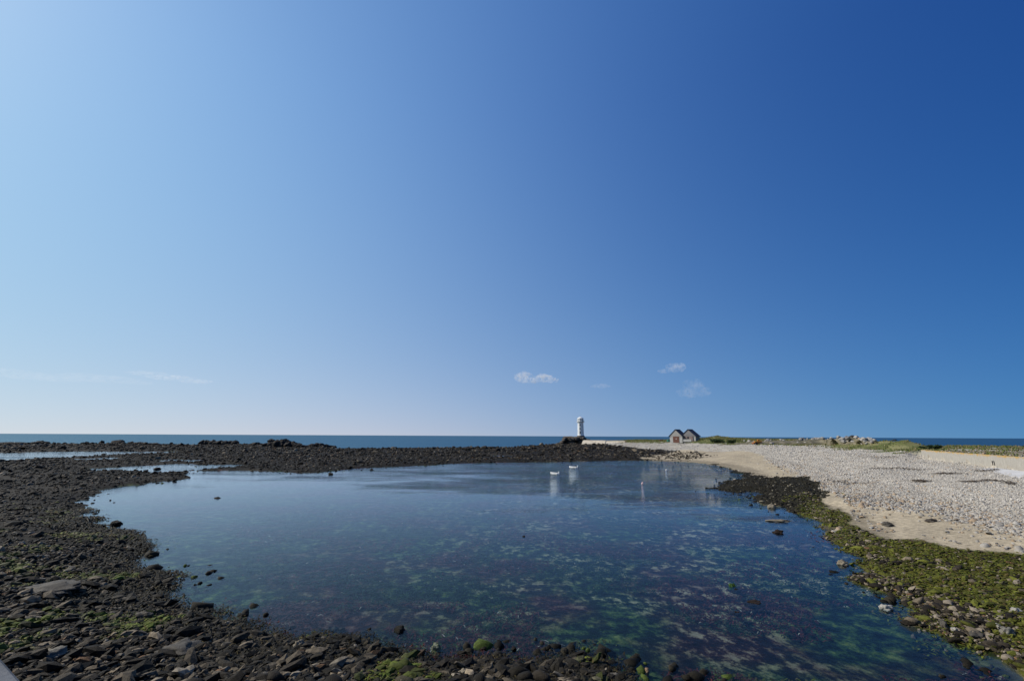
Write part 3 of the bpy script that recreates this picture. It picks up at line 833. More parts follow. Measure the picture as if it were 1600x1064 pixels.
# ------------------------------------------------------------------ lighthouse on its rock
m_white = simple('white_render', (.66, .66, .64), .7, .18, .6, .1, .02, c2=(.78, .78, .76))
m_grey = simple('grey_render', (.42, .43, .42), .75, .2, .8, .1)
m_concrete = simple('concrete', (.36, .34, .30), .85, .22, .6, .25, .03)
m_dkrock = simple('dark_rock', (.050, .043, .036), .75, .5, .35, .7, .4, c2=(.12, .10, .08))
m_reef = simple('reef_rock', (.014, .012, .010), .8, .5, .4, .7, .4, c2=(.045, .037, .029))
m_dark = simple('dark_opening', (.03, .03, .035), .6, .2, 1, 0)
m_plinth = simple('plinth_stone', (.13, .115, .10), .8, .3, .5, .4, .1)
LD = 345.0
lb = PD(907.5, 681.2, LD)
light = empty('lighthouse', lb)
tag(light, 'white round lighthouse with gallery and dome standing on the dark rock', 'lighthouse')
light.scale = (1.14, 1.14, 1.0)
px = LD / 711 / math.cos(PITCH) * 1.02
H = 13.3
link('plinth', lathe_mesh('plinth', [(2.55, -1.6), (2.55, -.9), (2.45, .35), (2.15, .4)], 16), m_plinth, light)
link('shaft', lathe_mesh('shaft', [(2.18, .38), (2.02, 1.2), (1.86, 9.3), (1.84, 9.75)], 16, math.pi / 16), m_white, light)
link('corbel', lathe_mesh('corbel', [(1.84, 9.72), (2.45, 10.15), (2.45, 10.3)], 16), m_grey, light)
gal = link('gallery', lathe_mesh('gallery', [(2.62, 10.3), (2.62, 10.55), (2.35, 10.56)], 16), m_white, light)
bm = bmesh.new()
add_lathe(bm, [(2.5, 11.42), (2.55, 11.42), (2.55, 11.5), (2.5, 11.5)], 24, cap=False)
for i in range(16):
    a_ = 2 * math.pi * i / 16; add_box(bm, (2.52 * math.cos(a_), 2.52 * math.sin(a_), 11.0), (.06, .06, .9))
link('railing', bm_mesh('railing', bm), m_grey, gal)
lan = link('lantern_room', lathe_mesh('lantern_room', [(2.05, 10.55), (2.05, 12.55), (2.2, 12.6), (2.2, 12.78)], 8, math.pi / 8), m_white, light)
for i in range(8):
    a_ = math.pi / 4 * i
    bm = bmesh.new(); add_box(bm, (1.92 * math.cos(a_), 1.92 * math.sin(a_), 11.6), (.06, .75, 1.2), a_, .01)
    link('window', bm_mesh('window', bm), m_grey, lan)
dome = link('dome', lathe_mesh('dome', [(2.1, 12.76), (1.9, 13.1), (1.4, 13.55), (.7, 13.85), (.25, 13.95), (.22, 14.25), (.1, 14.4)], 16, smoothed=True), m_white, light)
link('lightning_rod', lathe_mesh('lightning_rod', [(.06, 14.35), (.03, 15.6)], 6), m_grey, dome)
for zc in (8.1, 5.4, 2.6):
    a_ = -1.9
    bm = bmesh.new(); add_box(bm, (1.93 * math.cos(a_), 1.93 * math.sin(a_), zc), (.14, .8, 1.3 if zc > 3 else 1.9), a_)
    w_ = link('window', bm_mesh('window', bm), m_grey, light)
    bm = bmesh.new(); add_box(bm, (2.0 * math.cos(a_), 2.0 * math.sin(a_), zc), (.06, .5, .95 if zc > 3 else 1.6), a_)
    link('pane', bm_mesh('pane', bm), m_dark, w_)

def blocky(name, parts, mat, label=None, cat='rock', group=None, sub=3, smoothed=False):
    """several shattered blocks grown into one rock; parts: (centre, size, seed)"""
    base = Vector(parts[0][0]); bm_all = bmesh.new()
    for c_, s_, seed in parts:
        bm = rock_bm(seed, sub, 1.0, 12, .22)
        me_ = bpy.data.meshes.new('tmp'); rot = Matrix.Rotation(random.Random(seed).uniform(-.5, .5), 4, 'Z')
        bm.transform(Matrix.Translation(Vector(c_) - base) @ rot @ Matrix.Diagonal((s_[0], s_[1], s_[2], 1)))
        bm.to_mesh(me_); bm.free(); bm_all.from_mesh(me_); bpy.data.meshes.remove(me_)
    o = link(name, bm_mesh(name, bm_all, smoothed), mat, None, base)
    if label: tag(o, label, cat, group)
    return o
def pd(u, v, D): return tuple(PD(u, v, D))
parts = []
for u, v, wpx, hpx, s_ in [(882, 686.5, 6, 5.2, 1), (890, 686.5, 8, 5.0, 2), (897, 687, 7, 4.6, 3), (903, 686.5, 7, 4.0, 4), (911, 686.5, 8, 4.2, 5), (918, 688, 7, 2.6, 6), (925, 689.5, 5, 1.4, 7), (880, 690.5, 8, 3, 8), (893, 691, 12, 3, 9), (907, 691, 12, 3, 10), (886, 683.5, 4, 2.2, 11), (899, 684, 4, 2.2, 12)]:
    parts.append((pd(u, v, LD - 4), (wpx * px * .62, 5.5, hpx * px * .9), 300 + s_))
blocky('rock_outcrop', parts, m_dkrock, 'jagged dark rock carrying the white lighthouse', 'rock')
# pale quay wall right of the rock, shaped as a slope to catch sunlight
w0, w1 = PD(911, 688.3, LD - 22), PD(975, 689.2, LD - 30)
mid = (w0 + w1) / 2; ang = math.atan2(w1.y - w0.y, w1.x - w0.x); L = (w1 - w0).length
m_palewall = simple('pale_masonry', (.52, .45, .34), .85, .2, .5, .2, .05)
t = empty('embankment', (mid.x, mid.y, mid.z - 3.0), ang)
tag(t, 'low pale masonry slipway on the shore right of the lighthouse rock', 'embankment')
def ramp_mesh(name, x0, x1, pts):
    bm = bmesh.new(); A = [bm.verts.new((x0, y_, z_)) for y_, z_ in pts]; B = [bm.verts.new((x1, y_, z_)) for y_, z_ in pts]
    bm.faces.new(A); bm.faces.new(list(reversed(B)))
    for i in range(len(pts)):
        j = (i + 1) % len(pts); bm.faces.new((A[j], A[i], B[i], B[j]))
    bmesh.ops.recalc_face_normals(bm, faces=bm.faces); return bm_mesh(name, bm)
link('ramp', ramp_mesh('ramp', -L * .5, L * .06, [(-9, .2), (-8.6, .5), (0, 3.3), (2, 3.3), (2, .2)]), m_palewall, t)
link('low_slope', ramp_mesh('low_slope', L * .06, L * .52, [(-6, .8), (-5.6, 1.2), (.5, 3.0), (2.6, 3.0), (2.6, .8)]), m_palewall, t)
link('kerb', box_mesh('kerb', (0, 1.2, 3.4), (L * .98, .5, .3), 0, .04), m_concrete, t)

# ------------------------------------------------------------------ the two sheds
m_clad = simple('grey_cladding', (.245, .235, .22), .75, .12, .5, .15)
m_clad2 = simple('weathered_cladding', (.165, .158, .16), .75, .15, .5, .15)
m_shedwall = simple('pale_blockwork', (.30, .295, .28), .8, .15, .7, .2)
m_slate = simple('slate_roof', (.030, .036, .055), .65, .3, 1.2, .3, .05)
m_brown = simple('brown_door', (.115, .055, .042), .7, .3, .8, .2)
m_brownwall = simple('brown_boarding', (.19, .145, .13), .75, .25, .8, .2)
def shed(u0, u1, vb, vt, D, label, second):
    a_ = PD(u0, vb, D); b_ = PD(u1, vb, D); wd = (b_ - a_).length / math.cos(R(35)); c_ = (a_ + b_) / 2
    top = PD((u0 + u1) / 2, vt, D).z - c_.z
    root = empty('boat_shed', c_, R(-53)); tag(root, label, 'shed', 'pair of sheds on the bank')
    hw = wd / 2; eave = top * .40; dep = 4.0
    link('lower_wall', prism_mesh('lower_wall', [(-hw * .93, -1.0), (hw * .93, -1.0), (hw * .93, eave), (-hw * .93, eave)], 0.12, dep), m_shedwall, root)
    link('gable', prism_mesh('gable', [(-hw * .96, eave), (hw * .96, eave), (0, top * .985)], -.05, dep - .05), m_clad2 if second else m_clad, root)
    for s_ in (-1, 1):
        n_ = Vector((s_ * (top - eave), 0, hw)).normalized() * .14
        e0 = (s_ * hw * 1.06, eave - .06 * (top - eave)); r0 = (0, top)
        pts = [e0, r0, (r0[0], r0[1] + .18), (e0[0] + n_.x, e0[1] + n_.z)]
        link('roof_slope', prism_mesh('roof_slope', pts, -.35, dep + .3), m_slate, root)
    link('ridge', box_mesh('ridge', (0, dep / 2, top + .16), (.28, dep + .6, .12), 0, .03), m_slate, root)
    if not second:
        d_ = link('door', box_mesh('door', (hw * .02, .07, eave * .5 - .5), (hw * .92, .16, eave + .9), 0, .02), m_brown, root)
        for k_ in range(4):
            link('door_leaf', box_mesh('door_leaf', (hw * .02 + (k_ - 1.5) * hw * .225, -.03, eave * .5 - .5), (hw * .205, .06, eave + .8), 0, .01), m_brown, d_)
        link('notice', box_mesh('notice', (hw * .05, -.10, eave * .45), (.35, .03, .3)), m_white, d_)
    else:
        link('boarding', box_mesh('boarding', (-hw * .1, .07, eave * .45), (hw * 1.35, .16, eave * .96), 0, .02), m_brownwall, root)
        link('window', box_mesh('window', (-hw * .05, -.02, eave * .62), (hw * .26, .1, eave * .5), 0, .01), m_dark, root)
        link('corner_post', box_mesh('corner_post', (hw * .62, -.03, eave * .45), (.25, .16, eave * .96), 0, .02), m_dark, root)
        link('low_wall', box_mesh('low_wall', (-hw * .15, -1.2, .0), (hw * 1.4, .4, 1.3), 0, .04), m_shedwall, root)
    return root
shed(1046.5, 1066.0, 688.6, 671.2, 250, 'left shed with pale grey gable and wide brown door', False)
shed(1065.5, 1086.5, 688.2, 671.0, 246, 'right shed with darker gable and small dark window in brown boarding', True)

# things by the sheds
m_green = simple('green_paint', (.03, .22, .17), .6, .2, 1, .1)
m_rust = simple('rust', (.22, .07, .035), .85, .4, .9, .3, .05, c2=(.36, .13, .05))
m_orange = simple('orange_rust', (.42, .15, .035), .8, .35, .8, .3, .05, c2=(.55, .26, .06))
p = PD(1044.5, 687.6, 243); t = empty('green_skip', (p.x, p.y, p.z - .6), R(8)); tag(t, 'small green open skip beside the left shed', 'skip')
def tub(name, w, d, hgt, mat, root):
    bm = bmesh.new()
    for s_ in (-1, 1):
        add_box(bm, (s_ * (w / 2 - .05), 0, hgt / 2), (.1, d, hgt)); add_box(bm, (0, s_ * (d / 2 - .05), hgt / 2), (w - .2, .1, hgt))
    add_box(bm, (0, 0, .06), (w - .2, d - .2, .1)); return link(name, bm_mesh(name, bm), mat, root)
t.scale = (.6, .6, .6); tub('tub', 2.4, 1.5, 1.25, m_green, t)
link('rim', box_mesh('rim', (0, -.78, 1.2), (2.5, .1, .12)), m_green, t); link('rim', box_mesh('rim', (0, .78, 1.2), (2.5, .1, .12)), m_green, t)
def hull_mesh(name, Lh, Wh, Hh, upturned=False, n=14, thick=.05):
    bm = bmesh.new(); rows = []
    def ring(off):
        rr_ = []
        for i in range(n + 1):
            t_ = i / n; wv = Wh / 2 * (1 - max(0, (t_ - .35) / .65) ** 2.2) * (.86 + .14 * min(1, t_ / .3)); wv = max(wv - off, .015)
            sheer = Hh * (1 + .32 * t_ ** 2.2); keel = .10 * Hh + Hh * .45 * max(0, (t_ - .75) / .25) ** 2
            x_ = -Lh / 2 + Lh * t_ - (off if i == n else -off if i == 0 else 0)
            rr_.append([bm.verts.new((x_, s_ * wv * k_, keel + off + (sheer - keel - off) * zq)) for s_, k_, zq in ((-1, 1, 1), (-1, .9, .45), (-1, .62, .08), (-1, 0.02, 0), (1, .62, .08), (1, .9, .45), (1, 1, 1))])
        return rr_
    o_ = ring(0); i_ = ring(thick)
    for rr_, fl in ((o_, False), (i_, True)):
        for a1, b1 in zip(rr_[:-1], rr_[1:]):
            for k_ in range(6):
                q = (a1[k_], a1[k_ + 1], b1[k_ + 1], b1[k_]); bm.faces.new(tuple(reversed(q)) if fl else q)
        bm.faces.new(rr_[0] if fl else list(reversed(rr_[0])))
    for i in range(n):
        bm.faces.new((o_[i][0], o_[i + 1][0], i_[i + 1][0], i_[i][0])); bm.faces.new((o_[i + 1][6], o_[i][6], i_[i][6], i_[i + 1][6]))
    bm.faces.new((o_[n][0], o_[n][6], i_[n][6], i_[n][0]))
    bmesh.ops.recalc_face_normals(bm, faces=bm.faces)
    if upturned: bm.transform(Matrix.Translation((0, 0, Hh * 1.15)) @ Matrix.Rotation(math.pi, 4, 'X'))
    return bm_mesh(name, bm, False)
p = on(1033.5, 688.6, 4.6); t = empty('upturned_dinghy', (p.x, p.y, p.z - .05), R(12)); tag(t, 'small rust red upturned dinghy on the bank left of the sheds', 'boat')
link('hull', hull_mesh('hull', 3.0, 1.3, .75, True), m_rust, t); link('keel', box_mesh('keel', (-.2, 0, .84), (2.2, .07, .12), 0, .02), m_rust, t)
p = on(1185, 694.5, 5.0)
t = empty('rusty_machine', (p.x, p.y, p.z), R(-8)); tag(t, 'rusty orange abandoned loader in front of the rubble heap', 'machine')
bm = bmesh.new(); add_box(bm, (-.6, 0, .95), (1.9, 1.3, .8), 0, .1); add_box(bm, (.75, 0, 1.25), (1.1, 1.2, .5), 0, .12)
link('body', bm_mesh('body', bm), m_orange, t)
link('cab', box_mesh('cab', (.1, 0, 1.75), (.8, 1.0, .6), 0, .08), m_orange, t)
for xx, yy in ((-1.0, -.6), (.9, -.6), (-1.0, .6), (.9, .6)):
    bm = bmesh.new(); bmesh.ops.create_cone(bm, cap_ends=True, segments=18, radius1=.48, radius2=.48, depth=.3, matrix=Matrix.Translation((xx, yy, .48)) @ Matrix.Rotation(math.pi / 2, 4, 'X'))
    link('wheel', bm_mesh('wheel', bm), m_dark, t)
bm = bmesh.new(); add_box(bm, (-2.0, 0, .55), (.5, 1.7, .6), 0, .1); add_box(bm, (-1.65, -.5, .75), (.9, .12, .14)); add_box(bm, (-1.65, .5, .75), (.9, .12, .14))
link('bucket', bm_mesh('bucket', bm), m_rust, t)

# a walker on the far bank
def person(u, v, D, label):
    p = PD(u, v, D); z0 = gh(p.x, p.y)
    root = empty('person', (p.x, p.y, z0), R(160)); tag(root, label, 'person')
    J = {'hip': (0, 0, .95), 'chest': (0, .02, 1.32), 'neck': (0, .02, 1.5), 'head': (0, .04, 1.62), 'top': (0, .05, 1.75),
         'ls': (.19, .02, 1.42), 'le': (.27, .0, 1.14), 'lh': (.26, .12, .9), 'rs': (-.19, .02, 1.42), 're': (-.28, -.02, 1.14), 'rh': (-.26, .06, .88),
         'lk': (.1, .1, .5), 'lf': (.1, .02, .08), 'lt': (.1, .18, .04), 'rk': (-.1, -.02, .5), 'rf': (-.1, -.18, .1), 'rt': (-.1, -.02, .04)}
    E = [('hip', 'chest'), ('chest', 'neck'), ('neck', 'head'), ('head', 'top'), ('chest', 'ls'), ('ls', 'le'), ('le', 'lh'), ('chest', 'rs'), ('rs', 're'), ('re', 'rh'),
         ('hip', 'lk'), ('lk', 'lf'), ('lf', 'lt'), ('hip', 'rk'), ('rk', 'rf'), ('rf', 'rt')]
    rad_ = {'hip': .16, 'chest': .18, 'neck': .07, 'head': .105, 'top': .07, 'ls': .085, 'rs': .085, 'le': .06, 're': .06, 'lh': .045, 'rh': .045, 'lk': .075, 'rk': .075, 'lf': .05, 'rf': .05, 'lt': .045, 'rt': .045}
    def skin(name, edges, mat, grow=1.0, parent=root):
        ks = sorted({k_ for e in edges for k_ in e}); me = bpy.data.meshes.new(name)
        me.from_pydata([J[k_] for k_ in ks], [(ks.index(a1), ks.index(b1)) for a1, b1 in edges], [])
        o = link(name, me, mat, parent); md = o.modifiers.new('skin', 'SKIN')
        for sv, k_ in zip(me.skin_vertices[0].data, ks): sv.radius = (rad_[k_] * grow,) * 2
        me.skin_vertices[0].data[0].use_root = True
        sb = o.modifiers.new('subdivision', 'SUBSURF'); sb.levels = 1; sb.render_levels = 1
        return o
    skin('body', E, simple('skin_tone', (.42, .28, .21), .6, .1, 2, 0))
    skin('jacket', E[:2] + [E[4], E[5], E[7], E[8]], simple('navy_cloth', (.012, .016, .045), .85, .2, 5, .1), 1.18)
    skin('trousers', [E[10], E[11], E[13], E[14]], simple('pale_cloth', (.5, .5, .5), .85, .15, 5, .1), 1.2)
    J['hb'] = (0, .03, 1.66); rad_['hb'] = .112; J['ht'] = (0, .03, 1.77); rad_['ht'] = .08
    skin('hat', [('hb', 'ht')], m_white)
person(977.5, 688, 292, 'small figure in dark jacket and pale trousers walking on the far bank')

# ------------------------------------------------------------------ rubble heap, bank boulders, bush
m_pale = simple('pale_rock', (.30, .28, .25), .8, .3, .8, .5, .1)
m_tanrock = simple('lichen_rock', (.36, .21, .07), .85, .4, .9, .4, .1, c2=(.42, .33, .24))
m_greyrock = simple('grey_rock', (.20, .185, .17), .8, .4, .8, .5, .1)
rnd = random.Random(5)
RUB = []
for i in range(12):
    bm = rock_bm(1500 + i, 2, 1.0, 9, .2); RUB.append(bm_mesh('rubble_boulder', bm, False))
def rub_variant(me, mat):
    m2 = me.copy(); m2.materials.clear(); m2.materials.append(mat); return m2
RUBM = {k_: [rub_variant(m_, mt) for m_ in RUB] for k_, mt in (('pale', m_pale), ('grey', m_greyrock), ('tan', m_tanrock), ('dark', m_dkrock))}
heap = []
for i in range(150):
    u = rnd.choice([rnd.uniform(1160, 1372), rnd.uniform(1250, 1360), rnd.uniform(1275, 1345)])
    hmax = np.interp(u, [1150, 1180, 1220, 1260, 1290, 1330, 1360, 1376], [1.0, 1.6, 2.0, 2.0, 2.6, 2.6, 1.9, .8])
    base = on(u, rnd.uniform(690.5, 694.5), 5.5)
    s_ = rnd.uniform(.45, 1.0); z_ = rnd.random() ** 1.4 * max(0, hmax - .5)
    heap.append((base.x, base.y + z_ * 1.3, base.z + z_ + s_ * .3, s_, 'pale' if rnd.random() < .62 else rnd.choice(['grey', 'grey', 'tan', 'dark'])))
# earth core that carries the boulders
bm = bmesh.new()
us = np.linspace(1150, 1378, 40); prof_rows = []
for u in us:
    hmax = float(np.interp(u, [1150, 1180, 1220, 1260, 1290, 1330, 1360, 1376], [.2, 1.2, 1.6, 1.6, 2.2, 2.2, 1.5, .2])) + rnd.uniform(-.2, .2)
    b0 = on(u, 694.8, 5.2); row = []
    for k_, (dy, hz) in enumerate([(0, -.3), (2, .35), (4, .75), (6.5, 1.0), (9.5, .8), (13, -.4)]):
        row.append(bm.verts.new((b0.x + dy * .35 + rnd.uniform(-.2, .2), b0.y + dy, gh(b0.x + dy * .35, b0.y + dy) + (hmax * hz if hz > 0 else hz))))
    prof_rows.append(row)
for a1, b1 in zip(prof_rows[:-1], prof_rows[1:]):
    for k_ in range(5): bm.faces.new((a1[k_], b1[k_], b1[k_ + 1], a1[k_ + 1]))
bmesh.ops.recalc_face_normals(bm, faces=bm.faces)
mound = link('rubble_heap', bm_mesh('rubble_heap', bm, True), simple('heap_earth', (.10, .095, .05), .9, .5, .5, .6, .2, c2=(.22, .19, .13)))
tag(mound, 'long heap of pale rubble and earth behind the beach right of the sheds', 'rubble heap')
for k_, (x_, y_, z_, s_, kd) in enumerate(heap):
    o = bpy.data.objects.new('boulder', RUBM[kd][k_ % 12]); COL.objects.link(o); o.parent = mound
    o.location = (x_, y_, z_); o.scale = (s_ * rnd.uniform(.9, 1.5), s_, s_ * rnd.uniform(.6, .95)); o.rotation_euler = (rnd.uniform(-.4, .4), rnd.uniform(-.4, .4), rnd.uniform(0, 6.28))

def foliage_mesh(name, pts, leaf, col_fn):
    n = len(pts); c = np.array(pts); d1 = RNG.normal(0, 1, (n, 3)); d1 /= np.linalg.norm(d1, axis=1)[:, None]
    d2 = np.cross(d1, RNG.normal(0, 1, (n, 3))); d2 /= np.linalg.norm(d2, axis=1)[:, None]
    s_ = leaf * RNG.uniform(.6, 1.4, (n, 1))
    V = np.stack([c - d1 * s_, c + d2 * s_ * .45, c + d1 * s_, c - d2 * s_ * .45], 1).reshape(-1, 3)
    Fq = (np.arange(4)[None] + (np.arange(n) * 4)[:, None])
    return mesh_np(name, V, Fq, np.repeat(col_fn(n), 4, 0), False)
m_leaf = attr_mat('leaves', .7, 3, .3, 0)
m_stem = simple('stem_bark', (.09, .065, .045), .9, .3, 4, .3)
def bush(u, v, z, w_, h_, label, n=1800):
    p = on(u, v, z); root = empty('bush', (p.x, p.y, p.z - .05)); tag(root, label, 'bush', 'bushes on the bank')
    pts = []
    lobes = [(rnd.uniform(-.8, .8) * w_ / 2, rnd.uniform(-.6, .6) * w_ / 3, rnd.uniform(.35, .8) * h_, rnd.uniform(.18, .34) * w_) for _ in range(9)]
    for _ in range(n):
        lx, ly, lz, lr = rnd.choice(lobes); d_ = Vector((rnd.gauss(0, 1), rnd.gauss(0, 1), rnd.gauss(0, .7))).normalized() * lr * rnd.random() ** .4
        pts.append((lx + d_.x, ly + d_.y, max(.05, min(h_ * 1.1, lz + d_.z * h_ / w_ * 1.6))))
    link('foliage', foliage_mesh('foliage', pts, .22, lambda k_: np.array([.030, .048, .018]) * RNG.uniform(.4, 1.6, (k_, 1))), m_leaf, root)
    for lx, ly, lz, lr in lobes[:6]:
        bm = bmesh.new(); q = Vector((lx, ly, lz)); r0 = q.to_track_quat('Z', 'Y').to_matrix().to_4x4()
        bmesh.ops.create_cone(bm, cap_ends=True, segments=6, radius1=.07, radius2=.03, depth=q.length, matrix=r0 @ Matrix.Translation((0, 0, q.length / 2)))
        link('stem', bm_mesh('stem', bm), m_stem, root)
bush(1118, 692, 5.0, 6.5, 1.9, 'wide dark green bush on the bank just right of the sheds')
bush(1143, 692.3, 5.0, 4.2, 1.6, 'smaller dark bush between the wide bush and the orange loader')
bush(1466, 702, 5.3, 3.4, 1.0, 'low olive bush behind the left end of the concrete sea wall')
bush(1442, 701.5, 5.0, 1.8, .7, 'small round bush at the end of the concrete sea wall')

# ------------------------------------------------------------------ concrete sea wall
m_wallc, nt, b, _ = new_mat('lichened_concrete')
tc = nd(nt, 'ShaderNodeTexCoord'); sp = nd(nt, 'ShaderNodeSeparateXYZ'); nt.links.new(tc.outputs['Object'], sp.inputs[0])
nn = noise_node(nt, .9, 6, .65); n3 = noise_node(nt, 3.0, 6, .6, mapscale=(1, 1, .25))
base = ramp(nt, n3.outputs[0], [(.3, (.27, .25, .215)), (.7, (.36, .335, .29))])
ma = nd(nt, 'ShaderNodeMath', operation='MULTIPLY_ADD'); ma.inputs[1].default_value = 1.4; nt.links.new(nn.outputs[0], ma.inputs[0]); nt.links.new(sp.outputs[2], ma.inputs[2])
lic = nd(nt, 'ShaderNodeMapRange'); lic.inputs[1].default_value = 2.26; lic.inputs[2].default_value = 2.62; nt.links.new(ma.outputs[0], lic.inputs[0])
nt.links.new(mixc(nt, lic.outputs[0], base.outputs[0], (.38, .235, .06)), b.inputs['Base Color']); b.inputs['Roughness'].default_value = .88
bump(nt, b, n3.outputs[0], .3, .05)
m_foot = simple('pale_footing', (.50, .435, .325), .85, .12, .6, .25, .05)
ang = math.atan2(_wd.y, _wd.x); LW = (WALL2 - WALL0).length
wall = empty('sea_wall', (WALL0.x, WALL0.y, 3.5), ang); tag(wall, 'grey concrete sea wall topped with orange lichen at the back of the white beach', 'wall')
sgn = 1 if Vector((-math.sin(ang), math.cos(ang), 0)).dot(WN) > 0 else -1
x_ = 0.0; k_ = 0
while x_ < LW:
    lw = min([14.5, 13.0, 15.5, 12.0][k_ % 4], LW - x_)
    link('wall_panel', box_mesh('wall_panel', (x_ + lw / 2, sgn * .3, .72), (lw - .05, .6 + .02 * (k_ % 2), 2.36), 0, .03), m_wallc, wall)
    x_ += lw; k_ += 1
link('wall_core', box_mesh('wall_core', (LW / 2, sgn * .34, .3), (LW - .2, .4, 3.0)), m_wallc, wall)
link('footing', box_mesh('footing', (LW / 2 + 9, sgn * -.35, -.75), (LW - 19, 1.0, 1.5), 0, .06), m_foot, wall)
link('step', box_mesh('step', (LW / 2 + 10.5, sgn * -1.2, -1.05), (LW - 23, 1.0, 1.3), 0, .06), m_foot, wall)
bm = bmesh.new(); add_box(bm, (34, sgn * -.04, .95), (.7, .1, .07)); add_box(bm, (33.7, sgn * -.04, .65), (.06, .1, .6)); add_box(bm, (34.3, sgn * -.04, .65), (.06, .1, .6))
link('iron_ring', bm_mesh('iron_ring', bm), m_dark, wall)
sp_ = P(1600, 742, 3.1)
m_ramp = simple('ramp_concrete', (.47, .46, .44), .85, .1, .5, .2)
o = link('concrete_apron', box_mesh('concrete_apron', (0, 0, 0), (26, 5.5, .5), 0, .05), m_ramp, None, tuple(WALL1 + _wd * 8.5 - WN * 3.9 + Vector((0, 0, -.42))))
o.rotation_euler = (sgn * R(7), 0, ang); tag(o, 'pale concrete apron below the right end of the sea wall', 'ramp')
# stones lying behind the wall's coping
xs = RNG.uniform(1, LW - 2, 380); off = RNG.uniform(.9, 4.0, 380)
bx_ = WALL0.x + _wd.x * xs + WN.x * off; by_ = WALL0.y + _wd.y * xs + WN.y * off; bz_ = height(bx_, by_)
bs_ = np.clip(np.exp(RNG.normal(math.log(.16), .4, 380)), .08, .4)
tag(scatter('wall_top_stones', np.stack([bx_, by_, bz_ + bs_ * .3], 1), bs_, pale_cols(380, np.ones((380, 1))) * .9, VAR0, m_stone, shore), kind='stuff')

# ------------------------------------------------------------------ reef rocks on the left skyline
def reef(u0, u1, vb, vt, z, label, seed, n=None, flat=False):
    D = P((u0 + u1) / 2, vb, z); D = D.y; q = D / 711 * 1.03
    n = n or max(1, int((u1 - u0) / 7)); parts = []; r2 = random.Random(seed)
    for i in range(n):
        t_ = (i + .5) / n; u = u0 + (u1 - u0) * t_; hh = (vb - vt) * (1 if flat else (1 - (2 * t_ - 1) ** 2) * .8 + .2) * r2.uniform(.85, 1.0)
        w_ = (u1 - u0) / n * .85
        c_ = PD(u, vb - hh * .25, D + r2.uniform(-2, 2)); parts.append((tuple(c_), (w_ * q, max(3, w_ * q * .8), hh * q * .85), seed * 31 + i))
    blocky('reef_rock', parts, m_reef, label, 'rock', 'rocks along the seaward edge of the reef')
reef(52, 74, 692, 688.5, 1.3, 'low dark hump on the reef skyline nearest the left edge', 1)
reef(179, 191, 693.3, 687.8, 1.3, 'single upright dark block standing on the left reef skyline', 2, 1)
reef(213, 224, 693.5, 690.5, 1.3, 'small dark rock right of the upright block on the reef skyline', 3, 1)
reef(233, 246, 694, 691.2, 1.3, 'second small dark rock right of the upright block on the reef', 4, 2)
reef(312, 344, 694.5, 687.6, 1.4, 'flat topped slab of dark rock, left half of the pair on the reef', 5, 4, True)
reef(340, 371, 694.5, 688.6, 1.4, 'flat topped slab of dark rock, right half of the pair on the reef', 6, 4, True)
reef(393, 404, 695.5, 690, 1.4, 'rounded dark rock between the flat slabs and the highest reef hill', 7, 2)
reef(404, 478, 698, 688.5, 1.3, 'broad hill of dark rock, the highest of the left reef', 8, 9)
reef(421, 449, 692, 686, 2.2, 'flat dark cap stone on top of the broad reef hill', 9, 4, True)
reef(478, 521, 697.8, 692.2, .6, 'low islet of dark rock off the right end of the left reef', 10, 6)
reef(724, 736, 701, 698.2, 1.6, 'brownish rock at the reef edge in front of the open sea', 11, 2)
reef(757, 772, 699.5, 697, 1.7, 'small dark rock on the reef crest left of the lighthouse', 12, 2)
p = PD(1397.5, 687.3, 1400); parts = [((p.x, p.y, -.5), (9, 6, 4.0), 77), ((p.x - 6, p.y, -.8), (7, 5, 2.6), 78), ((p.x + 6, p.y, -.8), (6, 5, 2.4), 79)]
blocky('sea_rock', parts, m_reef, 'small dark rock far out in the blue sea on the right', 'rock')

# ------------------------------------------------------------------ single boulders of the near shore
def boulder(u, v, z, wpx, hpx, mat, label, seed, flat=.6, sy=.8, rz=0.0, sink=.3):
    p = on(u, v, z) if z is None else P(u, v, z); D = math.hypot(p.x, p.y, p.z - EYE); q = D / 711
    s_ = wpx * q / 2 * .95
    bm = rock_bm(seed, 4, 1.0, 13, .34); me = bm_mesh('boulder', bm, True)
    o = link('boulder', me, mat, None, (p.x, p.y, p.z + s_ * flat * (1 - sink) - s_ * flat * .5)); o.scale = (s_, s_ * sy, s_ * flat); o.rotation_euler = (random.gauss(0, .08), random.gauss(0, .08), rz)
    tag(o, label, 'rock')
m_palegrey = simple('pale_grey_stone', (.15, .14, .115), .75, .3, 2.5, .4, .05)
m_slab = simple('slab_stone', (.07, .062, .05), .7, .35, 2.0, .5, .06)
m_tan = simple('tan_stone', (.24, .16, .095), .75, .3, 2.5, .4, .05)
m_block = simple('tan_grey_stone', (.17, .145, .105), .75, .3, 2.5, .4, .05)
m_algae = simple('algae_stone', (.06, .11, .02), .75, .4, 2.2, .4, .05, c2=(.24, .24, .18))
m_algae2 = simple('green_weed_stone', (.02, .055, .012), .7, .4, 2.2, .4, .05, c2=(.06, .11, .02))
m_wrackrock = simple('wrack_rock', (.010, .008, .005), .5, .5, 5, .8, .1, c2=(.03, .024, .014))
m_red = simple('brown_weed_rock', (.018, .011, .008), .55, .5, 5, .8, .1, c2=(.045, .028, .018))
m_white_stone = simple('white_stone', (.30, .28, .24), .75, .2, 2.5, .4, .05)
boulder(82, 1027, None, 26, 16, m_palegrey, 'pale angular rock among the dark cobbles in the lower left corner', 41, .55)
boulder(272, 1020, None, 56, 24, m_slab, 'large flat brown slab on the near left shore', 42, .28, .9, .3)
boulder(75, 925, None, 66, 14, m_slab, 'long flat pale slab sunk in the cobbles of the left shore', 43, .18, .6, .1)
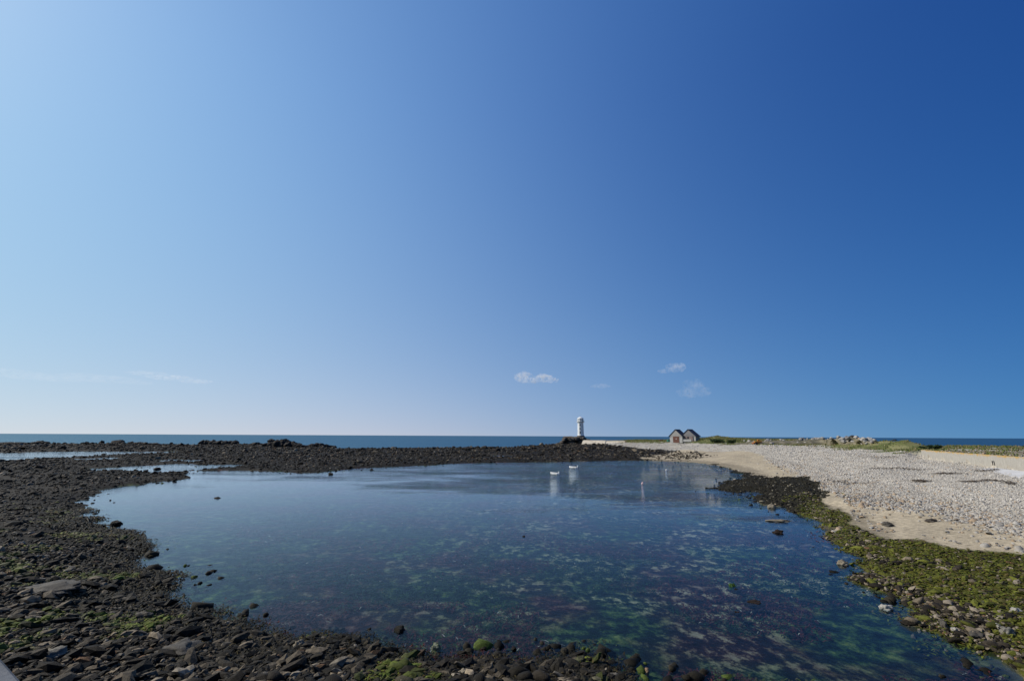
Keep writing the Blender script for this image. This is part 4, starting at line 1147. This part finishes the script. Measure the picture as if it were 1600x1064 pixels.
boulder(225, 966, None, 22, 14, m_slab, 'grey boulder at the head of the black weed on the left shore', 44)
boulder(467, 1012, None, 16, 16, m_block, 'square tan boulder at the near edge of the pool', 45, .9)
boulder(683, 1020, -.1, 17, 20, m_algae, 'upright boulder capped with green algae standing in the near shallows', 46, 1.0, .8, 0, .1)
boulder(724, 1056, None, 17, 10, m_block, 'rounded brown block half hidden in weed, left of the upright pale stone', 47, .7)
boulder(849, 1056, None, 9, 15, m_palegrey, 'upright pale stone at the bottom edge near the middle', 48, 1.3)
boulder(927, 1060, None, 9, 9, m_tan, 'small tan stone at the bottom edge right of the upright pale stone', 49, .9)
boulder(1011, 1053, -.1, 9, 11, m_tan, 'lone tan block in the shallows at the bottom edge', 50, 1.1, .8, .6, 0)
boulder(974, 1053, -.2, 14, 10, m_algae2, 'green weeded boulder beside the lone tan block', 51, .7)
boulder(623, 990, -.15, 22, 16, m_wrackrock, 'black weed clump standing in the near water', 52, .7, .9)
boulder(1145, 918, -.12, 12, 9, m_algae2, 'small green boulder in the open water on the right', 53, .8)
boulder(1149, 924, -.12, 12, 6, m_wrackrock, 'low black rock just below the green boulder in the open water', 54, .5)
boulder(1177, 945, -.12, 24, 9, m_red, 'flat brown weeded rock, widest of those in the right shallows', 55, .35)
boulder(1151, 959, -.12, 14, 7, m_red, 'brown rock left of and below the flat weeded rock', 56, .5)
boulder(1318, 883, -.05, 12, 11, m_block, 'round brown boulder standing in water off the green shore', 57, .85)
boulder(1384, 952, -.05, 15, 10, m_white_stone, 'white topped stone in the shallows off the green shore', 58, .6)
boulder(1217, 834, -.1, 13, 9, m_red, 'dark round rock in the water off the weedy point', 59, .7)
boulder(1218, 815, -.10, 38, 10, m_block, 'long pale tan shoal stone with a green edge just awash off the point', 60, .16, .6)
boulder(1205, 794, -.05, 13, 8, m_block, 'tan rock among black weed at the tip of the point', 61, .7)
boulder(1388, 821, None, 14, 7, m_slab, 'dark elongated rock on the sand strip beside the green weed', 62, .5)
boulder(1454, 815, None, 12, 6, m_dkrock, 'small dark weed covered stone alone on the sand', 63, .5)
boulder(1475, 980, None, 15, 14, m_slab, 'grey pointed stone at the water line of the green shore', 64, .8, .5, 1.0)
boulder(1491, 987, None, 8, 6, m_white_stone, 'small pale cobble beside the grey pointed stone', 65, .7)
boulder(1576, 992, None, 13, 10, m_palegrey, 'pale blocky stone on green weed near the right edge', 66, .75)
boulder(1560, 984, None, 8, 8, m_white_stone, 'round white cobble just left of the pale blocky stone', 67, .9)
boulder(1588, 955, None, 11, 5, m_white_stone, 'flat white stone on the green weed at the right edge', 68, .45)
boulder(1525, 996, None, 16, 10, m_slab, 'dark boulder hanging over the water at the foot of the green shore', 69, .6)
boulder(339, 779, -.08, 9, 4, m_wrackrock, 'single black rock alone in the calm left water', 70, .45)
boulder(182, 820, -.05, 14, 8, m_wrackrock, 'black hump at the left water edge beside two small rocks', 71, .7)
boulder(517, 742, -.1, 8, 5, m_wrackrock, 'black rock off the far reef, largest of its group', 72, .8)
boulder(581, 735, -.1, 6, 4, m_wrackrock, 'black rock alone in the water off the far reef', 73, .8)
boulder(246, 734, -.1, 8, 6, m_wrackrock, 'black rock standing in the small left channel', 74, .8)
boulder(818, 839, -.06, 6, 4, m_wrackrock, 'tiny black rock in the middle of the pool', 75, .8)

# ------------------------------------------------------------------ two dinghies and two mooring buoys
m_gel = simple('white_gelcoat', (.70, .70, .68), .35, .06, 2, 0)
m_inside = simple('brown_interior', (.17, .11, .085), .7, .2, 2, .1)
m_motor = simple('motor_cowl', (.62, .63, .64), .4, .08, 3, 0)
def dinghy(u, v, rz, label):
    p = P(u, v, 0); t = empty('dinghy', (p.x, p.y, -.10), rz); t.scale = (.8, .8, .8); tag(t, label, 'boat', 'white dinghies moored in the pool')
    link('hull', hull_mesh('hull', 3.3, 1.25, .52), m_gel, t)
    bm = bmesh.new()
    for k_, (wv) in enumerate([(.5), (.56), (.58), (.58), (.54), (.42)]):
        add_box(bm, (-1.35 + k_ * .46, 0, .28), (.43, wv * 1.65, .03), 0, .006)
    link('floor', bm_mesh('floor', bm), m_inside, t)
    for xx, ww in ((-.95, 1.05), (.05, 1.1), (.85, .82)):
        link('thwart', box_mesh('thwart', (xx, 0, .44), (.26, ww, .04), 0, .01), m_inside, t)
    mo = link('outboard_motor', box_mesh('outboard_motor', (-1.86, 0, .80), (.34, .3, .40), 0, .08), m_motor, t)
    link('motor_leg', box_mesh('motor_leg', (-1.84, 0, .40), (.14, .1, .72), 0, .02), m_motor, mo)
    bm = bmesh.new(); bmesh.ops.create_cone(bm, cap_ends=True, segments=8, radius1=.025, radius2=.02, depth=.5, matrix=Matrix.Translation((-1.5, 0, .84)) @ Matrix.Rotation(math.pi / 2, 4, 'Y'))
    link('tiller', bm_mesh('tiller', bm), m_dark, mo)
    link('bow_fender', box_mesh('bow_fender', (1.62, 0, .62), (.08, .2, .1), 0, .03), m_dark, t)
dinghy(866.0, 741.0, R(124), 'nearer white dinghy with outboard motor on the pool')
dinghy(895.5, 731.0, R(132), 'farther white dinghy moored close to the far reef')
def buoy(u, v, mat, label):
    p = P(u, v, 0); t = empty('mooring_buoy', (p.x, p.y, -.04)); t.scale = (.68, .68, .68); tag(t, label, 'buoy', 'mooring buoys in the pool')
    prof = [(.02, -.24)] + [(.3 * math.cos(a1), .12 + .3 * math.sin(a1)) for a1 in np.linspace(-1.3, 1.2, 12)]
    link('float', lathe_mesh('float', prof, 20, smoothed=True), mat, t)
    link('neck', lathe_mesh('neck', [(.1, .38), (.1, .47), (.07, .5)], 12), mat, t)
    bm = bmesh.new()
    for i in range(10):
        a1 = math.pi * i / 9; add_box(bm, (.08 * math.cos(a1), 0, .5 + .09 * math.sin(a1)), (.035, .03, .035))
    link('mooring_ring', bm_mesh('mooring_ring', bm), m_dark, t)
buoy(1004, 755.5, simple('faded_red_buoy', (.62, .36, .34), .5, .2, 3, 0, c2=(.72, .60, .58)), 'faded pink mooring buoy in the pool')
buoy(1041, 734.5, simple('white_buoy', (.70, .68, .66), .5, .1, 3, 0), 'white mooring buoy nearest the far beach')

# ------------------------------------------------------------------ the quay the photographer stands on
q0, q1 = P(0, 1020, 6.35), P(42, 1066, 6.35)
qd = (q1 - q0); qd.z = 0; qd.normalize(); qn = Vector((qd.y, -qd.x, 0))
if qn.y > 0: qn = -qn
qa = math.atan2(qd.y, qd.x)
quay = empty('quay', (q0.x, q0.y, 0), qa); tag(quay, 'grey concrete quay edge in the lower left corner', 'quay')
qs = 1 if Vector((-math.sin(qa), math.cos(qa), 0)).dot(qn) > 0 else -1
link('quay_body', box_mesh('quay_body', (4, qs * 6.05, 2.6), (46, 12, 7.2)), m_concrete, quay)
link('coping', box_mesh('coping', (4, qs * .4, 6.275), (46, .8, .15), 0, .03), simple('quay_coping', (.085, .088, .095), .6, .3, 2.5, .35, .03), quay)

# ------------------------------------------------------------------ small clouds far out
def cloud(u, v, wpx, hpx, D, dens, label, seed, lobes):
    p = PD(u, v, D); q = D / 711 * 1.03
    root_me = None; bm_all = bmesh.new()
    for lx, lz, lw, lh in lobes:
        bm = bmesh.new(); bmesh.ops.create_icosphere(bm, subdivisions=3, radius=1.0)
        for vv in bm.verts:
            vv.co *= 1 + .25 * mnoise.fractal(vv.co * 1.6 + Vector((seed, lx * 9, 3)), .6, 2, 4)
        bm.transform(Matrix.Translation((lx * wpx * q / 2, 0, lz * hpx * q / 2)) @ Matrix.Diagonal((lw * wpx * q / 2, lw * wpx * q / 3, lh * hpx * q / 2, 1)))
        me_ = bpy.data.meshes.new('tmp'); bm.to_mesh(me_); bm.free(); bm_all.from_mesh(me_); bpy.data.meshes.remove(me_)
    me = bm_mesh('cloud', bm_all, True)
    m = bpy.data.materials.new('cloud_vapour'); m.use_nodes = True; nt = m.node_tree; nt.nodes.clear()
    o_ = nt.nodes.new('ShaderNodeOutputMaterial'); pv = nt.nodes.new('ShaderNodeVolumePrincipled')
    pv.inputs['Color'].default_value = (.97, .95, .94, 1); pv.inputs['Anisotropy'].default_value = .2
    n = noise_node(nt, 3.2 / (hpx * q), 5, .6, 'Object')
    mr = nd(nt, 'ShaderNodeMapRange'); mr.inputs[1].default_value = .44; mr.inputs[2].default_value = .85; mr.inputs[3].default_value = 0; mr.inputs[4].default_value = dens / (wpx * q / 3)
    nt.links.new(n.outputs[0], mr.inputs[0]); nt.links.new(mr.outputs[0], pv.inputs['Density']); nt.links.new(pv.outputs[0], o_.inputs['Volume'])
    m.cycles.volume_step_rate = 1.0
    o = link('cloud', me, m, None, p); o.rotation_euler = (0, 0, -math.atan2(p.x, p.y)); tag(o, label, 'cloud', 'small clouds low over the sea')
cloud(838, 591, 74, 22, 9000, 6.0, 'brightest small white cloud, above and left of the lighthouse', 1, [(-.5, .15, .38, .8), (-.2, -.2, .4, .5), (.3, 0, .42, .6), (.62, -.25, .3, .4)])
cloud(1053, 575, 52, 20, 9500, 1.8, 'small white cloud above the sheds, higher of two', 2, [(.15, .1, .6, .8), (-.55, -.4, .4, .35)])
cloud(1084, 607, 58, 34, 10000, .9, 'faint grey cloud below and right of the higher one above the sheds', 3, [(0, .1, .6, .8), (-.2, -.35, .7, .45), (.3, -.3, .6, .5)])
cloud(938, 603, 34, 10, 10500, .6, 'barely visible wisp of cloud above the lighthouse', 4, [(0, 0, .9, .7)])
cloud(268, 590, 110, 20, 12000, 1.5, 'thin slanting wisp of cloud low on the left', 5, [(-.5, .35, .5, .35), (0, 0, .6, .45), (.55, -.3, .45, .4)])
cloud(90, 588, 220, 24, 13000, 1.1, 'long thin bank of cloud at the left edge', 6, [(-.6, .1, .5, .4), (-.1, -.2, .5, .45), (.4, .1, .5, .5), (.8, -.1, .3, .3)])
